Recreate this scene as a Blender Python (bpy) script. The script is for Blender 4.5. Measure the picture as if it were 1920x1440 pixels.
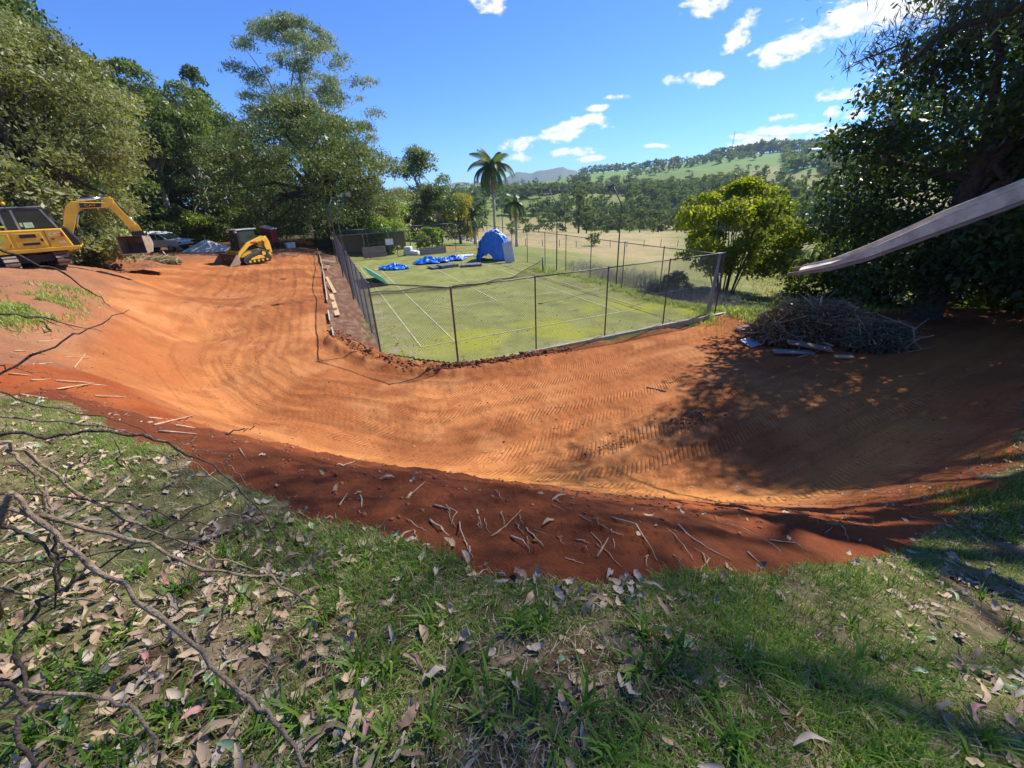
import bpy, bmesh, math, random
import numpy as np
from mathutils import Vector, Matrix

# ------------------------------------------------------------------ camera
scene = bpy.context.scene
for o in list(bpy.data.objects): bpy.data.objects.remove(o, do_unlink=True)
FPX, PITCH, ROLL, YAW = 763.26, 0.435291, -0.0449246, 0.4052556
CAM = np.array([-2.7796, -15.3608, 5.3268])
_cp, _sp = math.cos(PITCH), math.sin(PITCH)
FW = np.array([math.sin(YAW)*_cp, math.cos(YAW)*_cp, -_sp])
_r = np.array([math.cos(YAW), -math.sin(YAW), 0.0]); _u = np.cross(_r, FW)
RV = _r*math.cos(ROLL)+_u*math.sin(ROLL); UV = -_r*math.sin(ROLL)+_u*math.cos(ROLL)
RH = np.array([math.cos(YAW), -math.sin(YAW), 0.0])     # horizontal 'right'
FH = np.array([math.sin(YAW), math.cos(YAW), 0.0])      # horizontal 'away'
cd = bpy.data.cameras.new('camera'); cam = bpy.data.objects.new('camera', cd)
scene.collection.objects.link(cam)
M = Matrix.Identity(4)
for i in range(3):
    M[i][0] = RV[i]; M[i][1] = UV[i]; M[i][2] = -FW[i]; M[i][3] = CAM[i]
cam.matrix_world = M
cd.sensor_fit = 'HORIZONTAL'; cd.sensor_width = 36.0; cd.lens = 36.0*FPX/1920.0
cd.clip_start = 0.05; cd.clip_end = 20000
scene.camera = cam
scene.render.engine = 'CYCLES'; scene.cycles.max_bounces = 6; scene.cycles.diffuse_bounces = 3; scene.cycles.glossy_bounces = 2; scene.cycles.transmission_bounces = 4; scene.cycles.volume_bounces = 0
scene.cycles.caustics_reflective = False; scene.cycles.caustics_refractive = False
scene.render.resolution_x = 1024; scene.render.resolution_y = 768

def ray(x, y): return FW+RV*(x-960)/FPX-UV*(y-720)/FPX
def gp(x, y, z=0.0):
    d = ray(x, y); t = (z-CAM[2])/d[2]; return np.array([CAM[0]+d[0]*t, CAM[1]+d[1]*t, z])
def at(x, y, depth): return CAM+ray(x, y)*depth
def azel(x, y):
    d = ray(x, y); d = d/np.linalg.norm(d); return math.atan2(d[0], d[1]), math.asin(d[2])

# ------------------------------------------------------------------ light
SUN = np.array([0.93, 0.24, 1.0]); SUN /= np.linalg.norm(SUN)
SUN_EL = math.asin(SUN[2]); SUN_AZ = math.atan2(SUN[0], SUN[1])
sl = bpy.data.lights.new('sun', 'SUN'); sl.energy = 3.8; sl.angle = math.radians(0.53); sl.color = (1.0, 0.95, 0.86)
so = bpy.data.objects.new('sun', sl); scene.collection.objects.link(so)
so.rotation_euler = Vector(SUN).to_track_quat('Z', 'Y').to_euler(); so.location = (60, 20, 70)
SKY_STRENGTH = 0.118
scene.view_settings.view_transform = 'Standard'; scene.view_settings.look = 'None'
scene.view_settings.exposure = 1.0; scene.view_settings.gamma = 1.0

world = bpy.data.worlds.new('World'); scene.world = world; world.use_nodes = True
world.cycles.sampling_method = 'NONE'
wt = world.node_tree; wn = wt.nodes; wl = wt.links
for n in list(wn): wn.remove(n)
def wnode(t, **k):
    n = wn.new(t)
    for a, b in k.items(): setattr(n, a, b)
    return n
def wmath(op, a, b=None, c=None, clamp=False):
    n = wnode('ShaderNodeMath', operation=op); n.use_clamp = clamp
    for i, v in enumerate((a, b, c)):
        if v is None: continue
        if isinstance(v, (int, float)): n.inputs[i].default_value = v
        else: wl.new(v, n.inputs[i])
    return n.outputs[0]
sky = wnode('ShaderNodeTexSky'); sky.sky_type = 'NISHITA'; sky.sun_disc = False
sky.sun_elevation = SUN_EL; sky.sun_rotation = SUN_AZ; sky.altitude = 1800
sky.air_density = 1.0; sky.dust_density = 0.05; sky.ozone_density = 2.5
tcw = wnode('ShaderNodeTexCoord'); sepw = wnode('ShaderNodeSeparateXYZ'); wl.new(tcw.outputs['Generated'], sepw.inputs[0])
AZ = wmath('ARCTAN2', sepw.outputs[0], sepw.outputs[1]); EL = wmath('ARCSINE', sepw.outputs[2])
cae = wnode('ShaderNodeCombineXYZ'); wl.new(AZ, cae.inputs[0]); wl.new(EL, cae.inputs[1])
cmb = wnode('ShaderNodeCombineXYZ'); wl.new(AZ, cmb.inputs[0]); wl.new(wmath('MULTIPLY', EL, 1.7), cmb.inputs[1])
nz = wnode('ShaderNodeTexNoise'); nz.inputs['Scale'].default_value = 16; nz.inputs['Detail'].default_value = 5; nz.inputs['Roughness'].default_value = 0.62
wl.new(cmb.outputs[0], nz.inputs['Vector'])
nz2 = wnode('ShaderNodeTexNoise'); nz2.inputs['Scale'].default_value = 70; nz2.inputs['Detail'].default_value = 2
wl.new(cmb.outputs[0], nz2.inputs['Vector'])
clouds_px = [(1312, 12, 48, 22, -.1), (1390, 60, 40, 26, -.8), (1500, 85, 95, 26, -.35), (1570, 45, 120, 45, -.3), (1690, 25, 110, 40, -.3), (1310, 147, 58, 17, -.05),
    (1600, 178, 66, 15, 0.), (1485, 220, 40, 9, -.1), (1562, 212, 20, 15, -.3), (1605, 216, 28, 9, -.1), (1490, 243, 85, 13, -.15), (1440, 265, 95, 12, -.12),
    (1568, 248, 32, 10, -.15), (1040, 256, 95, 15, -.2), (1090, 232, 50, 14, -.25), (1075, 284, 50, 9, -.1), (1155, 183, 30, 7, 0.), (1118, 202, 28, 7, -.1),
    (975, 298, 28, 10, 0.), (1233, 273, 32, 5, 0.), (922, 6, 46, 18, .1), (978, 269, 20, 6, -.1), (1385, 257, 26, 6, 0.), (1110, 297, 25, 6, -.1)]
val = None
rngc = random.Random(5)
cl = []
for (x, y, a, b, t) in clouds_px:
    c0 = azel(x, y); cx = azel(x+1, y); sc = math.hypot(cx[0]-c0[0], cx[1]-c0[1]); cy = azel(x, y-1); sv = abs(cy[1]-c0[1])
    slope = math.atan2(cx[1]-c0[1], cx[0]-c0[0])
    cl.append((c0[0], c0[1], a*sc*1.12, b*sv*1.25, slope-t*0.8))
for k in range(9):       # the same cloud field goes on round the rest of the sky
    cl.append((math.radians(rngc.uniform(90, 330)), math.radians(rngc.uniform(4, 24)), rngc.uniform(.05, .14), rngc.uniform(.012, .035), rngc.uniform(-.1, .3)))
for (az, el, a, b, t) in cl:
    if az > math.pi: az -= 2*math.pi
    mp = wnode('ShaderNodeMapping', vector_type='TEXTURE'); wl.new(cae.outputs[0], mp.inputs[0])
    mp.inputs['Location'].default_value = (az, el, 0); mp.inputs['Rotation'].default_value = (0, 0, t); mp.inputs['Scale'].default_value = (a, b, 1)
    dt = wnode('ShaderNodeVectorMath', operation='DOT_PRODUCT'); wl.new(mp.outputs[0], dt.inputs[0]); wl.new(mp.outputs[0], dt.inputs[1])
    v = dt.outputs['Value']; val = v if val is None else wmath('MINIMUM', val, v)
val = wmath('SUBTRACT', 1.0, wmath('MINIMUM', val, 3.0))
nn = wmath('MULTIPLY_ADD', nz.outputs[0], 3.6, -1.95)
nn = wmath('ADD', nn, wmath('MULTIPLY_ADD', nz2.outputs[0], 1.0, -0.5))
mask = wmath('ADD', wmath('MULTIPLY', val, 0.9), nn)
mr = wnode('ShaderNodeMapRange'); mr.interpolation_type = 'SMOOTHSTEP'; wl.new(mask, mr.inputs[0])
mr.inputs[1].default_value = 0.0; mr.inputs[2].default_value = 0.75
thick = wnode('ShaderNodeMapRange'); wl.new(mask, thick.inputs[0]); thick.inputs[1].default_value = .7; thick.inputs[2].default_value = 2.0
ccol = wnode('ShaderNodeMixRGB'); wl.new(thick.outputs[0], ccol.inputs[0])
ccol.inputs[1].default_value = (1, 1, 1, 1); ccol.inputs[2].default_value = (.66, .72, .84, 1)
bg1 = wnode('ShaderNodeBackground'); bg1.inputs[1].default_value = SKY_STRENGTH
tint = wnode('ShaderNodeMixRGB', blend_type='MULTIPLY'); tint.inputs[0].default_value = 1; tint.inputs[2].default_value = (0.29, 0.52, 0.92, 1)
wl.new(sky.outputs[0], tint.inputs[1]); wl.new(tint.outputs[0], bg1.inputs[0])
bg2 = wnode('ShaderNodeBackground'); bg2.inputs[1].default_value = 0.58; wl.new(ccol.outputs[0], bg2.inputs[0])
mixw = wnode('ShaderNodeMixShader'); wl.new(mr.outputs[0], mixw.inputs[0]); wl.new(bg1.outputs[0], mixw.inputs[1]); wl.new(bg2.outputs[0], mixw.inputs[2])
outw = wnode('ShaderNodeOutputWorld'); wl.new(mixw.outputs[0], outw.inputs[0])

# ------------------------------------------------------------------ helpers
col = scene.collection
R = np.random.default_rng(11)
rnd = random.Random(3)

def hash2(ix, iy, s):
    h = (ix.astype(np.int64)*374761393 + iy.astype(np.int64)*668265263 + s*974711) & 0xffffffff
    h = ((h ^ (h >> 13))*1274126177) & 0xffffffff
    return ((h ^ (h >> 16)) & 0xffffff)/float(0xffffff)
def vnoise(x, y, s=0):
    x = np.asarray(x, float); y = np.asarray(y, float)
    ix = np.floor(x); iy = np.floor(y); fx = x-ix; fy = y-iy
    fx = fx*fx*(3-2*fx); fy = fy*fy*(3-2*fy)
    a = hash2(ix, iy, s); b = hash2(ix+1, iy, s); c = hash2(ix, iy+1, s); d = hash2(ix+1, iy+1, s)
    return a+(b-a)*fx+(c-a)*fy+(a-b-c+d)*fx*fy
def fbm(x, y, f=1.0, o=4, s=0, g=0.5):
    t = 0; a = 1; n = 0; x = np.asarray(x, float); y = np.asarray(y, float)
    for k in range(o):
        t = t+a*vnoise(x*f, y*f, s+k*17); n += a; a *= g; f *= 2.03
    return t/n
def sstep(a, b, x):
    t = np.clip((x-a)/(b-a), 0, 1); return t*t*(3-2*t)
def inpoly(x, y, poly):
    x = np.asarray(x, float); y = np.asarray(y, float); r = np.zeros(x.shape, bool); n = len(poly)
    for i in range(n):
        x0, y0 = poly[i][:2]; x1, y1 = poly[(i+1) % n][:2]
        if y0 == y1: continue
        c = ((y0 > y) != (y1 > y)) & (x < (x1-x0)*(y-y0)/(y1-y0)+x0); r ^= c
    return r

def tag(o, label=None, cat=None, group=None, kind=None):
    if label: o['label'] = label
    if cat: o['category'] = cat
    if group: o['group'] = group
    if kind: o['kind'] = kind
    return o
def empty(name, loc=(0, 0, 0), rz=0.0, label=None, cat=None, group=None):
    o = bpy.data.objects.new(name, None); col.objects.link(o); o.location = [float(v) for v in loc]; o.rotation_euler = (0, 0, rz)
    o.empty_display_size = 0.2
    return tag(o, label, cat, group)
def np_mesh(name, V, F, mat=None, attrs=None, smooth=False, parent=None, link=True, mats=None, midx=None):
    V = np.asarray(V, np.float32); me = bpy.data.meshes.new(name)
    if isinstance(F, np.ndarray): Fs = [F]
    else: Fs = F
    me.vertices.add(len(V)); me.vertices.foreach_set('co', V.ravel())
    loops = np.concatenate([f.ravel() for f in Fs]).astype(np.int32)
    tot = np.concatenate([np.full(len(f), f.shape[1], np.int32) for f in Fs])
    st = np.concatenate([[0], np.cumsum(tot)[:-1]]).astype(np.int32)
    me.loops.add(len(loops)); me.loops.foreach_set('vertex_index', loops)
    me.polygons.add(len(tot)); me.polygons.foreach_set('loop_start', st); me.polygons.foreach_set('loop_total', tot)
    if smooth: me.polygons.foreach_set('use_smooth', np.ones(len(tot), bool))
    for m in (mats or ([mat] if mat else [])): me.materials.append(m)
    if midx is not None: me.polygons.foreach_set('material_index', np.asarray(midx, np.int32))
    for k, (a, t) in (attrs or {}).items():
        at_ = me.attributes.new(k, t, 'POINT')
        at_.data.foreach_set({'FLOAT': 'value', 'FLOAT_COLOR': 'color', 'FLOAT_VECTOR': 'vector'}[t], np.asarray(a, np.float32).ravel())
    me.update(calc_edges=True)
    o = bpy.data.objects.new(name, me)
    if link: col.objects.link(o)
    if parent is not None: o.parent = parent
    return o

class MB:
    def __init__(s): s.v = []; s.f = []
    def add(s, V, F):
        b = len(s.v); s.v += [tuple(map(float, q)) for q in V]; s.f += [tuple(i+b for i in f) for f in F]; return s
    def box(s, x0, x1, y0, y1, z0, z1, M=None, taper=1.0):
        V = [(x0, y0, z0), (x1, y0, z0), (x1, y1, z0), (x0, y1, z0), (x0, y0, z1), (x1, y0, z1), (x1, y1, z1), (x0, y1, z1)]
        if taper != 1.0:
            cx, cy = (x0+x1)/2, (y0+y1)/2
            V = V[:4]+[(cx+(a-cx)*taper, cy+(b-cy)*taper, c) for a, b, c in V[4:]]
        if M is not None: V = [tuple(M @ Vector(q)) for q in V]
        return s.add(V, [(0, 3, 2, 1), (4, 5, 6, 7), (0, 1, 5, 4), (1, 2, 6, 5), (2, 3, 7, 6), (3, 0, 4, 7)])
    def prism(s, prof, y0, y1, M=None):     # profile in x,z extruded along y
        n = len(prof); a = sum(prof[i][0]*prof[(i+1) % n][1]-prof[(i+1) % n][0]*prof[i][1] for i in range(n))
        if a < 0: prof = prof[::-1]
        V = [(x, y0, z) for x, z in prof]+[(x, y1, z) for x, z in prof]
        F = [tuple(range(n)), tuple(range(2*n-1, n-1, -1))]+[(i, i+n, (i+1) % n+n, (i+1) % n) for i in range(n)]
        if M is not None: V = [tuple(M @ Vector(q)) for q in V]
        return s.add(V, F)
    def tube(s, pts, rad, n=8, cap=True):
        pts = [Vector([float(c) for c in q]) for q in pts]
        if not hasattr(rad, '__len__'): rad = [rad]*len(pts)
        V = []; F = []; prev = None
        for i, q in enumerate(pts):
            t = (pts[min(i+1, len(pts)-1)]-pts[max(i-1, 0)])
            if t.length < 1e-9: t = Vector((0, 0, 1))
            t.normalize()
            ref = prev if prev is not None else (Vector((0, 0, 1)) if abs(t.z) < .9 else Vector((1, 0, 0)))
            a = ref-t*ref.dot(t)
            if a.length < 1e-6: a = t.orthogonal()
            a.normalize(); b = t.cross(a); prev = a
            for k in range(n):
                w = 2*math.pi*k/n; V.append(q+(a*math.cos(w)+b*math.sin(w))*rad[i])
        for i in range(len(pts)-1):
            for k in range(n): F.append((i*n+k, i*n+(k+1) % n, (i+1)*n+(k+1) % n, (i+1)*n+k))
        if cap: F.append(tuple(range(n-1, -1, -1))); F.append(tuple((len(pts)-1)*n+k for k in range(n)))
        return s.add(V, F)
    def build(s, name, mat, parent=None, smooth=False, bevel=0, link=True):
        me = bpy.data.meshes.new(name); me.from_pydata(s.v, [], s.f); me.materials.append(mat)
        if smooth: me.polygons.foreach_set('use_smooth', [True]*len(me.polygons))
        me.update(); o = bpy.data.objects.new(name, me)
        if link: col.objects.link(o)
        if parent is not None: o.parent = parent
        if bevel:
            m = o.modifiers.new('bevel', 'BEVEL'); m.width = bevel; m.segments = 2; m.limit_method = 'ANGLE'; m.angle_limit = math.radians(35)
        return o
def copy_tree(o, parent=None):
    c = o.copy(); col.objects.link(c)
    if parent is not None: c.parent = parent
    for ch in list(o.children): copy_tree(ch, c)
    return c

# ------------------------------------------------------------------ materials
def nodes_of(m):
    m.use_nodes = True; nt = m.node_tree; return nt, nt.nodes, nt.links, nt.nodes['Principled BSDF']
def mat(name, c, rough=.6, metal=0., var=.15, scale=6., bump=0., bscale=40., c2=None, spec=.5, dirt=None, dirt_amt=.5, dscale=2.5):
    m = bpy.data.materials.new(name); nt, N, L, P = nodes_of(m)
    tc = N.new('ShaderNodeTexCoord'); n = N.new('ShaderNodeTexNoise'); n.inputs['Scale'].default_value = scale; n.inputs['Detail'].default_value = 6
    L.new(tc.outputs['Object'], n.inputs['Vector'])
    mx = N.new('ShaderNodeMixRGB'); mp = N.new('ShaderNodeMapRange'); mp.inputs[1].default_value = .3; mp.inputs[2].default_value = .7
    L.new(n.outputs[0], mp.inputs[0]); L.new(mp.outputs[0], mx.inputs[0])
    if c2 is None: a = [max(0, k*(1-var)) for k in c]; b = [min(1, k*(1+var)) for k in c]
    else: a, b = c, c2
    mx.inputs[1].default_value = (*a, 1); mx.inputs[2].default_value = (*b, 1)
    out = mx.outputs[0]
    if dirt:
        n2 = N.new('ShaderNodeTexNoise'); n2.inputs['Scale'].default_value = dscale; n2.inputs['Detail'].default_value = 8; n2.inputs['Roughness'].default_value = .7
        L.new(tc.outputs['Object'], n2.inputs['Vector'])
        r = N.new('ShaderNodeMapRange'); r.inputs[1].default_value = .48; r.inputs[2].default_value = .75; r.inputs[4].default_value = dirt_amt
        L.new(n2.outputs[0], r.inputs[0]); m2 = N.new('ShaderNodeMixRGB'); L.new(r.outputs[0], m2.inputs[0]); L.new(out, m2.inputs[1]); m2.inputs[2].default_value = (*dirt, 1); out = m2.outputs[0]
    L.new(out, P.inputs['Base Color']); P.inputs['Roughness'].default_value = rough; P.inputs['Metallic'].default_value = metal
    P.inputs['Specular IOR Level'].default_value = spec
    if bump:
        n3 = N.new('ShaderNodeTexNoise'); n3.inputs['Scale'].default_value = bscale; n3.inputs['Detail'].default_value = 5; L.new(tc.outputs['Object'], n3.inputs['Vector'])
        bp = N.new('ShaderNodeBump'); bp.inputs['Strength'].default_value = bump; bp.inputs['Distance'].default_value = .02
        L.new(n3.outputs[0], bp.inputs['Height']); L.new(bp.outputs[0], P.inputs['Normal'])
    return m
def leaf_mat(name, dark, light, trans=.35, rough=.45, tcol=None, spec=.35, hue=None):
    m = bpy.data.materials.new(name); nt, N, L, P = nodes_of(m)
    a = N.new('ShaderNodeAttribute'); a.attribute_name = 'lv'
    cr = N.new('ShaderNodeValToRGB'); cr.color_ramp.elements[0].color = (*dark, 1); cr.color_ramp.elements[1].color = (*light, 1)
    cr.color_ramp.elements[0].position = .1; cr.color_ramp.elements[1].position = .85
    if hue: e = cr.color_ramp.elements.new(.97); e.color = (*hue, 1)
    L.new(a.outputs['Fac'], cr.inputs[0]); L.new(cr.outputs[0], P.inputs['Base Color'])
    P.inputs['Roughness'].default_value = rough; P.inputs['Specular IOR Level'].default_value = spec
    t = N.new('ShaderNodeBsdfTranslucent'); tm = N.new('ShaderNodeMixRGB', ); tm.blend_type = 'MULTIPLY'; tm.inputs[0].default_value = 1
    L.new(cr.outputs[0], tm.inputs[1]); tm.inputs[2].default_value = (*(tcol or (1.5, 1.6, .6)), 1); L.new(tm.outputs[0], t.inputs[0])
    mx = N.new('ShaderNodeMixShader'); mx.inputs[0].default_value = trans; L.new(P.outputs[0], mx.inputs[1]); L.new(t.outputs[0], mx.inputs[2])
    L.new(mx.outputs[0], N['Material Output'].inputs[0]); return m

MT = {}
MT['bark'] = mat('bark', (.10, .075, .055), .9, c2=(.22, .18, .14), scale=9, bump=.8, bscale=18)
MT['bark_dark'] = mat('bark_dark', (.05, .035, .026), .9, c2=(.12, .09, .065), scale=9, bump=.8, bscale=18)
MT['bark_pale'] = mat('bark_pale', (.33, .29, .24), .8, c2=(.55, .5, .43), scale=4, bump=.4)
MT['twig'] = mat('twig', (.17, .11, .065), .85, c2=(.46, .33, .2), scale=22, bump=.9, bscale=90)
MT['twig_dark'] = mat('twig_dark', (.03, .022, .016), .85, c2=(.13, .09, .06), scale=22, bump=.9, bscale=90)
MT['root'] = mat('root', (.34, .2, .11), .8, c2=(.62, .46, .3), scale=12)
MT['yellow'] = mat('yellow_paint', (.84, .48, .035), .38, c2=(.9, .55, .05), scale=2, dirt=(.3, .17, .07), dirt_amt=.45)
MT['black'] = mat('black_paint', (.02, .02, .021), .5, var=.3, dirt=(.12, .07, .04), dirt_amt=.35)
MT['rubber'] = mat('rubber', (.035, .032, .03), .85, var=.3, dirt=(.24, .13, .07), dirt_amt=.8, dscale=5)
MT['track_steel'] = mat('track_steel', (.2, .15, .11), .65, .3, c2=(.42, .34, .26), scale=8, dirt=(.26, .13, .06), dirt_amt=.7)
MT['bucket_steel'] = mat('bucket_steel', (.07, .055, .045), .55, .3, c2=(.17, .12, .08), scale=4, dirt=(.3, .15, .07), dirt_amt=.6)
MT['bucket_edge'] = mat('worn_steel', (.36, .25, .16), .45, .4, c2=(.55, .42, .3), scale=5)
MT['chrome'] = mat('chrome', (.8, .8, .8), .18, 1.)
MT['glass_dark'] = mat('dark_glass', (.03, .042, .042), .05, spec=1.)
MT['white_paint'] = mat('white_paint', (.72, .74, .75), .3, var=.04, dirt=(.45, .33, .24), dirt_amt=.35)
MT['white'] = mat('white_plastic', (.8, .8, .78), .55, var=.06)
MT['red'] = mat('red_paint', (.3, .02, .025), .45, var=.25)
MT['orange'] = mat('orange_lens', (.95, .4, .02), .25)
MT['green_tag'] = mat('pale_green_paper', (.45, .75, .55), .7)
MT['post'] = mat('fence_post', (.06, .063, .063), .5, .3, c2=(.14, .14, .14), scale=5)
MT['wire'] = mat('chain_wire', (.3, .31, .3), .6, .2, var=.3)
MT['steel_grey'] = mat('galvanised', (.26, .29, .31), .5, .6, c2=(.42, .45, .46), scale=3)
MT['slide'] = mat('slide_metal', (.58, .46, .30), .6, .0, c2=(.85, .71, .50), scale=7, dirt=(.24, .2, .15), dirt_amt=.75, dscale=5, bump=.15)
MT['timber'] = mat('pale_timber', (.5, .33, .16), .75, c2=(.68, .49, .27), scale=5, bump=.2)
MT['timber_old'] = mat('weathered_timber', (.2, .14, .1), .85, c2=(.38, .27, .19), scale=8, bump=.4)
MT['timber_grey'] = mat('grey_timber', (.2, .18, .16), .85, c2=(.34, .31, .28), scale=8, bump=.4)
MT['kerb'] = mat('concrete_kerb', (.46, .43, .36), .85, c2=(.64, .6, .5), scale=7, bump=.3, dirt=(.24, .11, .05), dirt_amt=.8, dscale=3)
MT['tarp'] = mat('blue_tarp', (.012, .14, .62), .35, c2=(.03, .24, .8), scale=3, bump=.25, bscale=9)
MT['panel_green'] = mat('green_sheet', (.06, .24, .18), .45, c2=(.1, .33, .25), scale=3)
MT['panel_white'] = mat('white_sheet', (.55, .58, .6), .45, c2=(.72, .74, .75), scale=4, dirt=(.3, .3, .28), dirt_amt=.4)
MT['panel_dark'] = mat('dark_sheet', (.1, .1, .1), .5, c2=(.24, .24, .23), scale=4)
MT['panel_plastic'] = mat('grey_blue_sheet', (.3, .34, .4), .5, c2=(.46, .5, .56), scale=4)
MT['gravel'] = mat('gravel', (.5, .47, .42), .9, c2=(.72, .69, .63), scale=30, bump=1., bscale=60)
MT['clod'] = mat('soil_clod', (.16, .05, .02), .95, c2=(.32, .125, .05), scale=9, bump=.6)
MT['net'] = mat('black_net', (.02, .02, .02), .8)
MT['line'] = mat('court_line_paint', (.33, .34, .17), .9, c2=(.6, .6, .44), scale=9, dirt=(.27, .27, .08), dirt_amt=1., dscale=6)
MT['leaf_tan'] = mat('dry_leaf_tan', (.36, .24, .14), .75, c2=(.54, .40, .26), scale=9)
MT['leaf_brown'] = mat('dry_leaf_brown', (.2, .12, .075), .75, c2=(.36, .24, .16), scale=9)
MT['leaf_grey'] = mat('dry_leaf_grey', (.34, .27, .2), .75, c2=(.52, .43, .33), scale=9)
MT['leaf_pink'] = mat('fallen_leaf_pink', (.42, .16, .15), .6, c2=(.55, .28, .24), scale=9)
MT['leaf_green'] = mat('fallen_leaf_green', (.18, .27, .12), .55, c2=(.3, .38, .2), scale=9)
MT['text_white'] = mat('decal_white', (.85, .85, .85), .5, var=.02)
MT['text_yellow'] = mat('decal_yellow', (.85, .48, .04), .5, var=.02)
MT['text_red'] = mat('decal_red', (.5, .03, .03), .5, var=.02)

# ------------------------------------------------------------------ terrain
def C(px, py, z): return tuple(gp(px, py, z))
LAWN_EDGE = [(-60, 735, 3.2), (0, 738, 3.2), (120, 757, 3.2), (220, 802, 3.3), (330, 852, 3.4), (430, 905, 3.45), (520, 950, 3.5), (620, 965, 3.55), (700, 985, 3.6), (850, 1040, 3.65), (960, 1075, 3.65),
    (1100, 1088, 3.6), (1300, 1082, 3.42), (1500, 1070, 3.1), (1640, 1052, 2.7), (1720, 1010, 2.3), (1800, 955, 1.95), (1865, 900, 1.65), (1905, 820, 1.35), (1930, 740, 1.05), (2000, 690, .9)]
ctrl = []
for x in (-1.4, 4, 8.5, 13):
    for y in (-2.3, 5, 12, 20, 28): ctrl.append((x, y, 0.0 if y > -2 else -0.02))
ctrl += [(-1.5, 34, .3), (-1.4, 16, .05)]
for q in [(870, 705, .06), (1010, 690, -.08), (1200, 640, -.14), (1330, 607, -.16), (900, 780, 0), (1100, 780, -.06), (1300, 740, -.06), (700, 780, .1), (650, 705, .25), (600, 720, .3), (500, 700, .32), (430, 640, .4), (450, 560, .55),
          (480, 520, .8), (560, 560, .55), (560, 500, .9), (580, 640, .4), (540, 600, .45),
          (362, 560, .75), (345, 640, .5), (365, 720, .38), (440, 790, .3), (600, 846, .18), (800, 872, .06), (960, 885, 0), (1100, 897, 0), (1300, 925, .05), (1500, 935, .3), (1650, 905, .55), (1760, 845, .65), (1840, 770, .6), (1880, 700, .5),
          (1500, 760, 0), (1700, 760, .25), (1600, 700, .1), (1850, 640, .35), (1730, 600, .2), (1600, 650, 0), (1450, 622, -.12),
          (330, 500, 1.6), (250, 525, 2.2), (165, 555, 2.75), (80, 585, 2.95), (0, 612, 3.0), (-60, 640, 3.1), (0, 690, 3.15), (100, 690, 2.75), (200, 640, 2.1)]:
    ctrl.append(C(*q))
for q in LAWN_EDGE: ctrl.append(C(*q))
for q in [(100, 1400, 3.82), (960, 1400, 3.8), (1500, 1400, 3.55), (1850, 1400, 3.2), (1900, 1150, 2.65), (1915, 985, 2.05), (100, 1100, 3.7), (500, 1150, 3.75), (1300, 1200, 3.6), (1600, 1180, 3.2), (50, 900, 3.5)]: ctrl.append(C(*q))
for (px, py, d) in [(310, 471, 41), (250, 474, 40), (390, 470, 39), (70, 500, 18.5), (130, 495, 20), (20, 505, 17)]: ctrl.append(tuple(at(px, py, d)))
ctrl += [(-8.2, 24.2, 1.15), (-5, 30, 1.15), (-3.2, 33, .95), (-8, 37, 1.35), (-3, 44, 1.3), (-20, 52, 2.2), (-10, 60, 1.8), (0, 62, .8), (-30, 40, 3), (-45, 20, 4.8), (-30, 5, 4.4), (-26, 16, 3.8), (-22, -2, 3.9),
    (5, 34, 0), (12, 34, -.3), (20, 45, -1.5), (10, 60, -1.2), (30, 65, -3), (15, -1, -.2), (15, 10, -.3), (15, 20, -.4), (18, 1.5, -.6), (20, -4, -.4), (24, 0, -1.2), (30, 10, -2.3), (30, 25, -2.5), (45, 30, -4), (60, 50, -5.5),
    (40, 60, -4.5), (60, 20, -5.2), (26, -8, -.3), (34, -12, -1.2), (-2.8, -17.5, 3.95), (-2.8, -22, 4.6), (-12, -15, 4.6), (-12, -6, 3.7), (4, -18, 3.6), (6, -22, 3.6), (14, -17, 1.9), (22, -20, 1.2), (-8, -25, 5.2), (0, -40, 6.5), (-40, -30, 7), (40, -30, -1), (70, -10, -4)]
CT = np.array(ctrl, float); CC = .9
def _phi(r2): return np.sqrt(r2+CC*CC)
_n = len(CT); _A = _phi((CT[:, None, 0]-CT[None, :, 0])**2+(CT[:, None, 1]-CT[None, :, 1])**2)
_A -= np.eye(_n)*0.03
_K = np.zeros((_n+3, _n+3)); _K[:_n, :_n] = _A; _K[:_n, _n] = 1; _K[:_n, _n+1:] = CT[:, :2]; _K[_n, :_n] = 1; _K[_n+1:, :_n] = CT[:, :2].T
_W = np.linalg.solve(_K, np.concatenate([CT[:, 2], [0, 0, 0]]))
def z_near(x, y):
    x = np.asarray(x, float).ravel(); y = np.asarray(y, float).ravel(); o = np.empty(len(x))
    for i in range(0, len(x), 40000):
        a = x[i:i+40000]; b = y[i:i+40000]
        o[i:i+40000] = _phi((a[:, None]-CT[None, :, 0])**2+(b[:, None]-CT[None, :, 1])**2) @ _W[:_n]+_W[_n]+_W[_n+1]*a+_W[_n+2]*b
    return o
ridge_px = [(700, 372), (840, 352), (960, 345), (1040, 338), (1100, 325), (1200, 318), (1280, 306), (1350, 295), (1400, 289), (1450, 284), (1500, 281), (1560, 281), (1700, 290), (1900, 300)]
rz_ = np.array([azel(*q) for q in ridge_px]); RAZ = rz_[:, 0]; REL = rz_[:, 1]
val_px = [(700, 400), (960, 424), (1100, 430), (1250, 428), (1500, 432), (1900, 430)]
vz_ = np.array([azel(*q) for q in val_px]); VAZ = vz_[:, 0]; VEL = vz_[:, 1]
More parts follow.
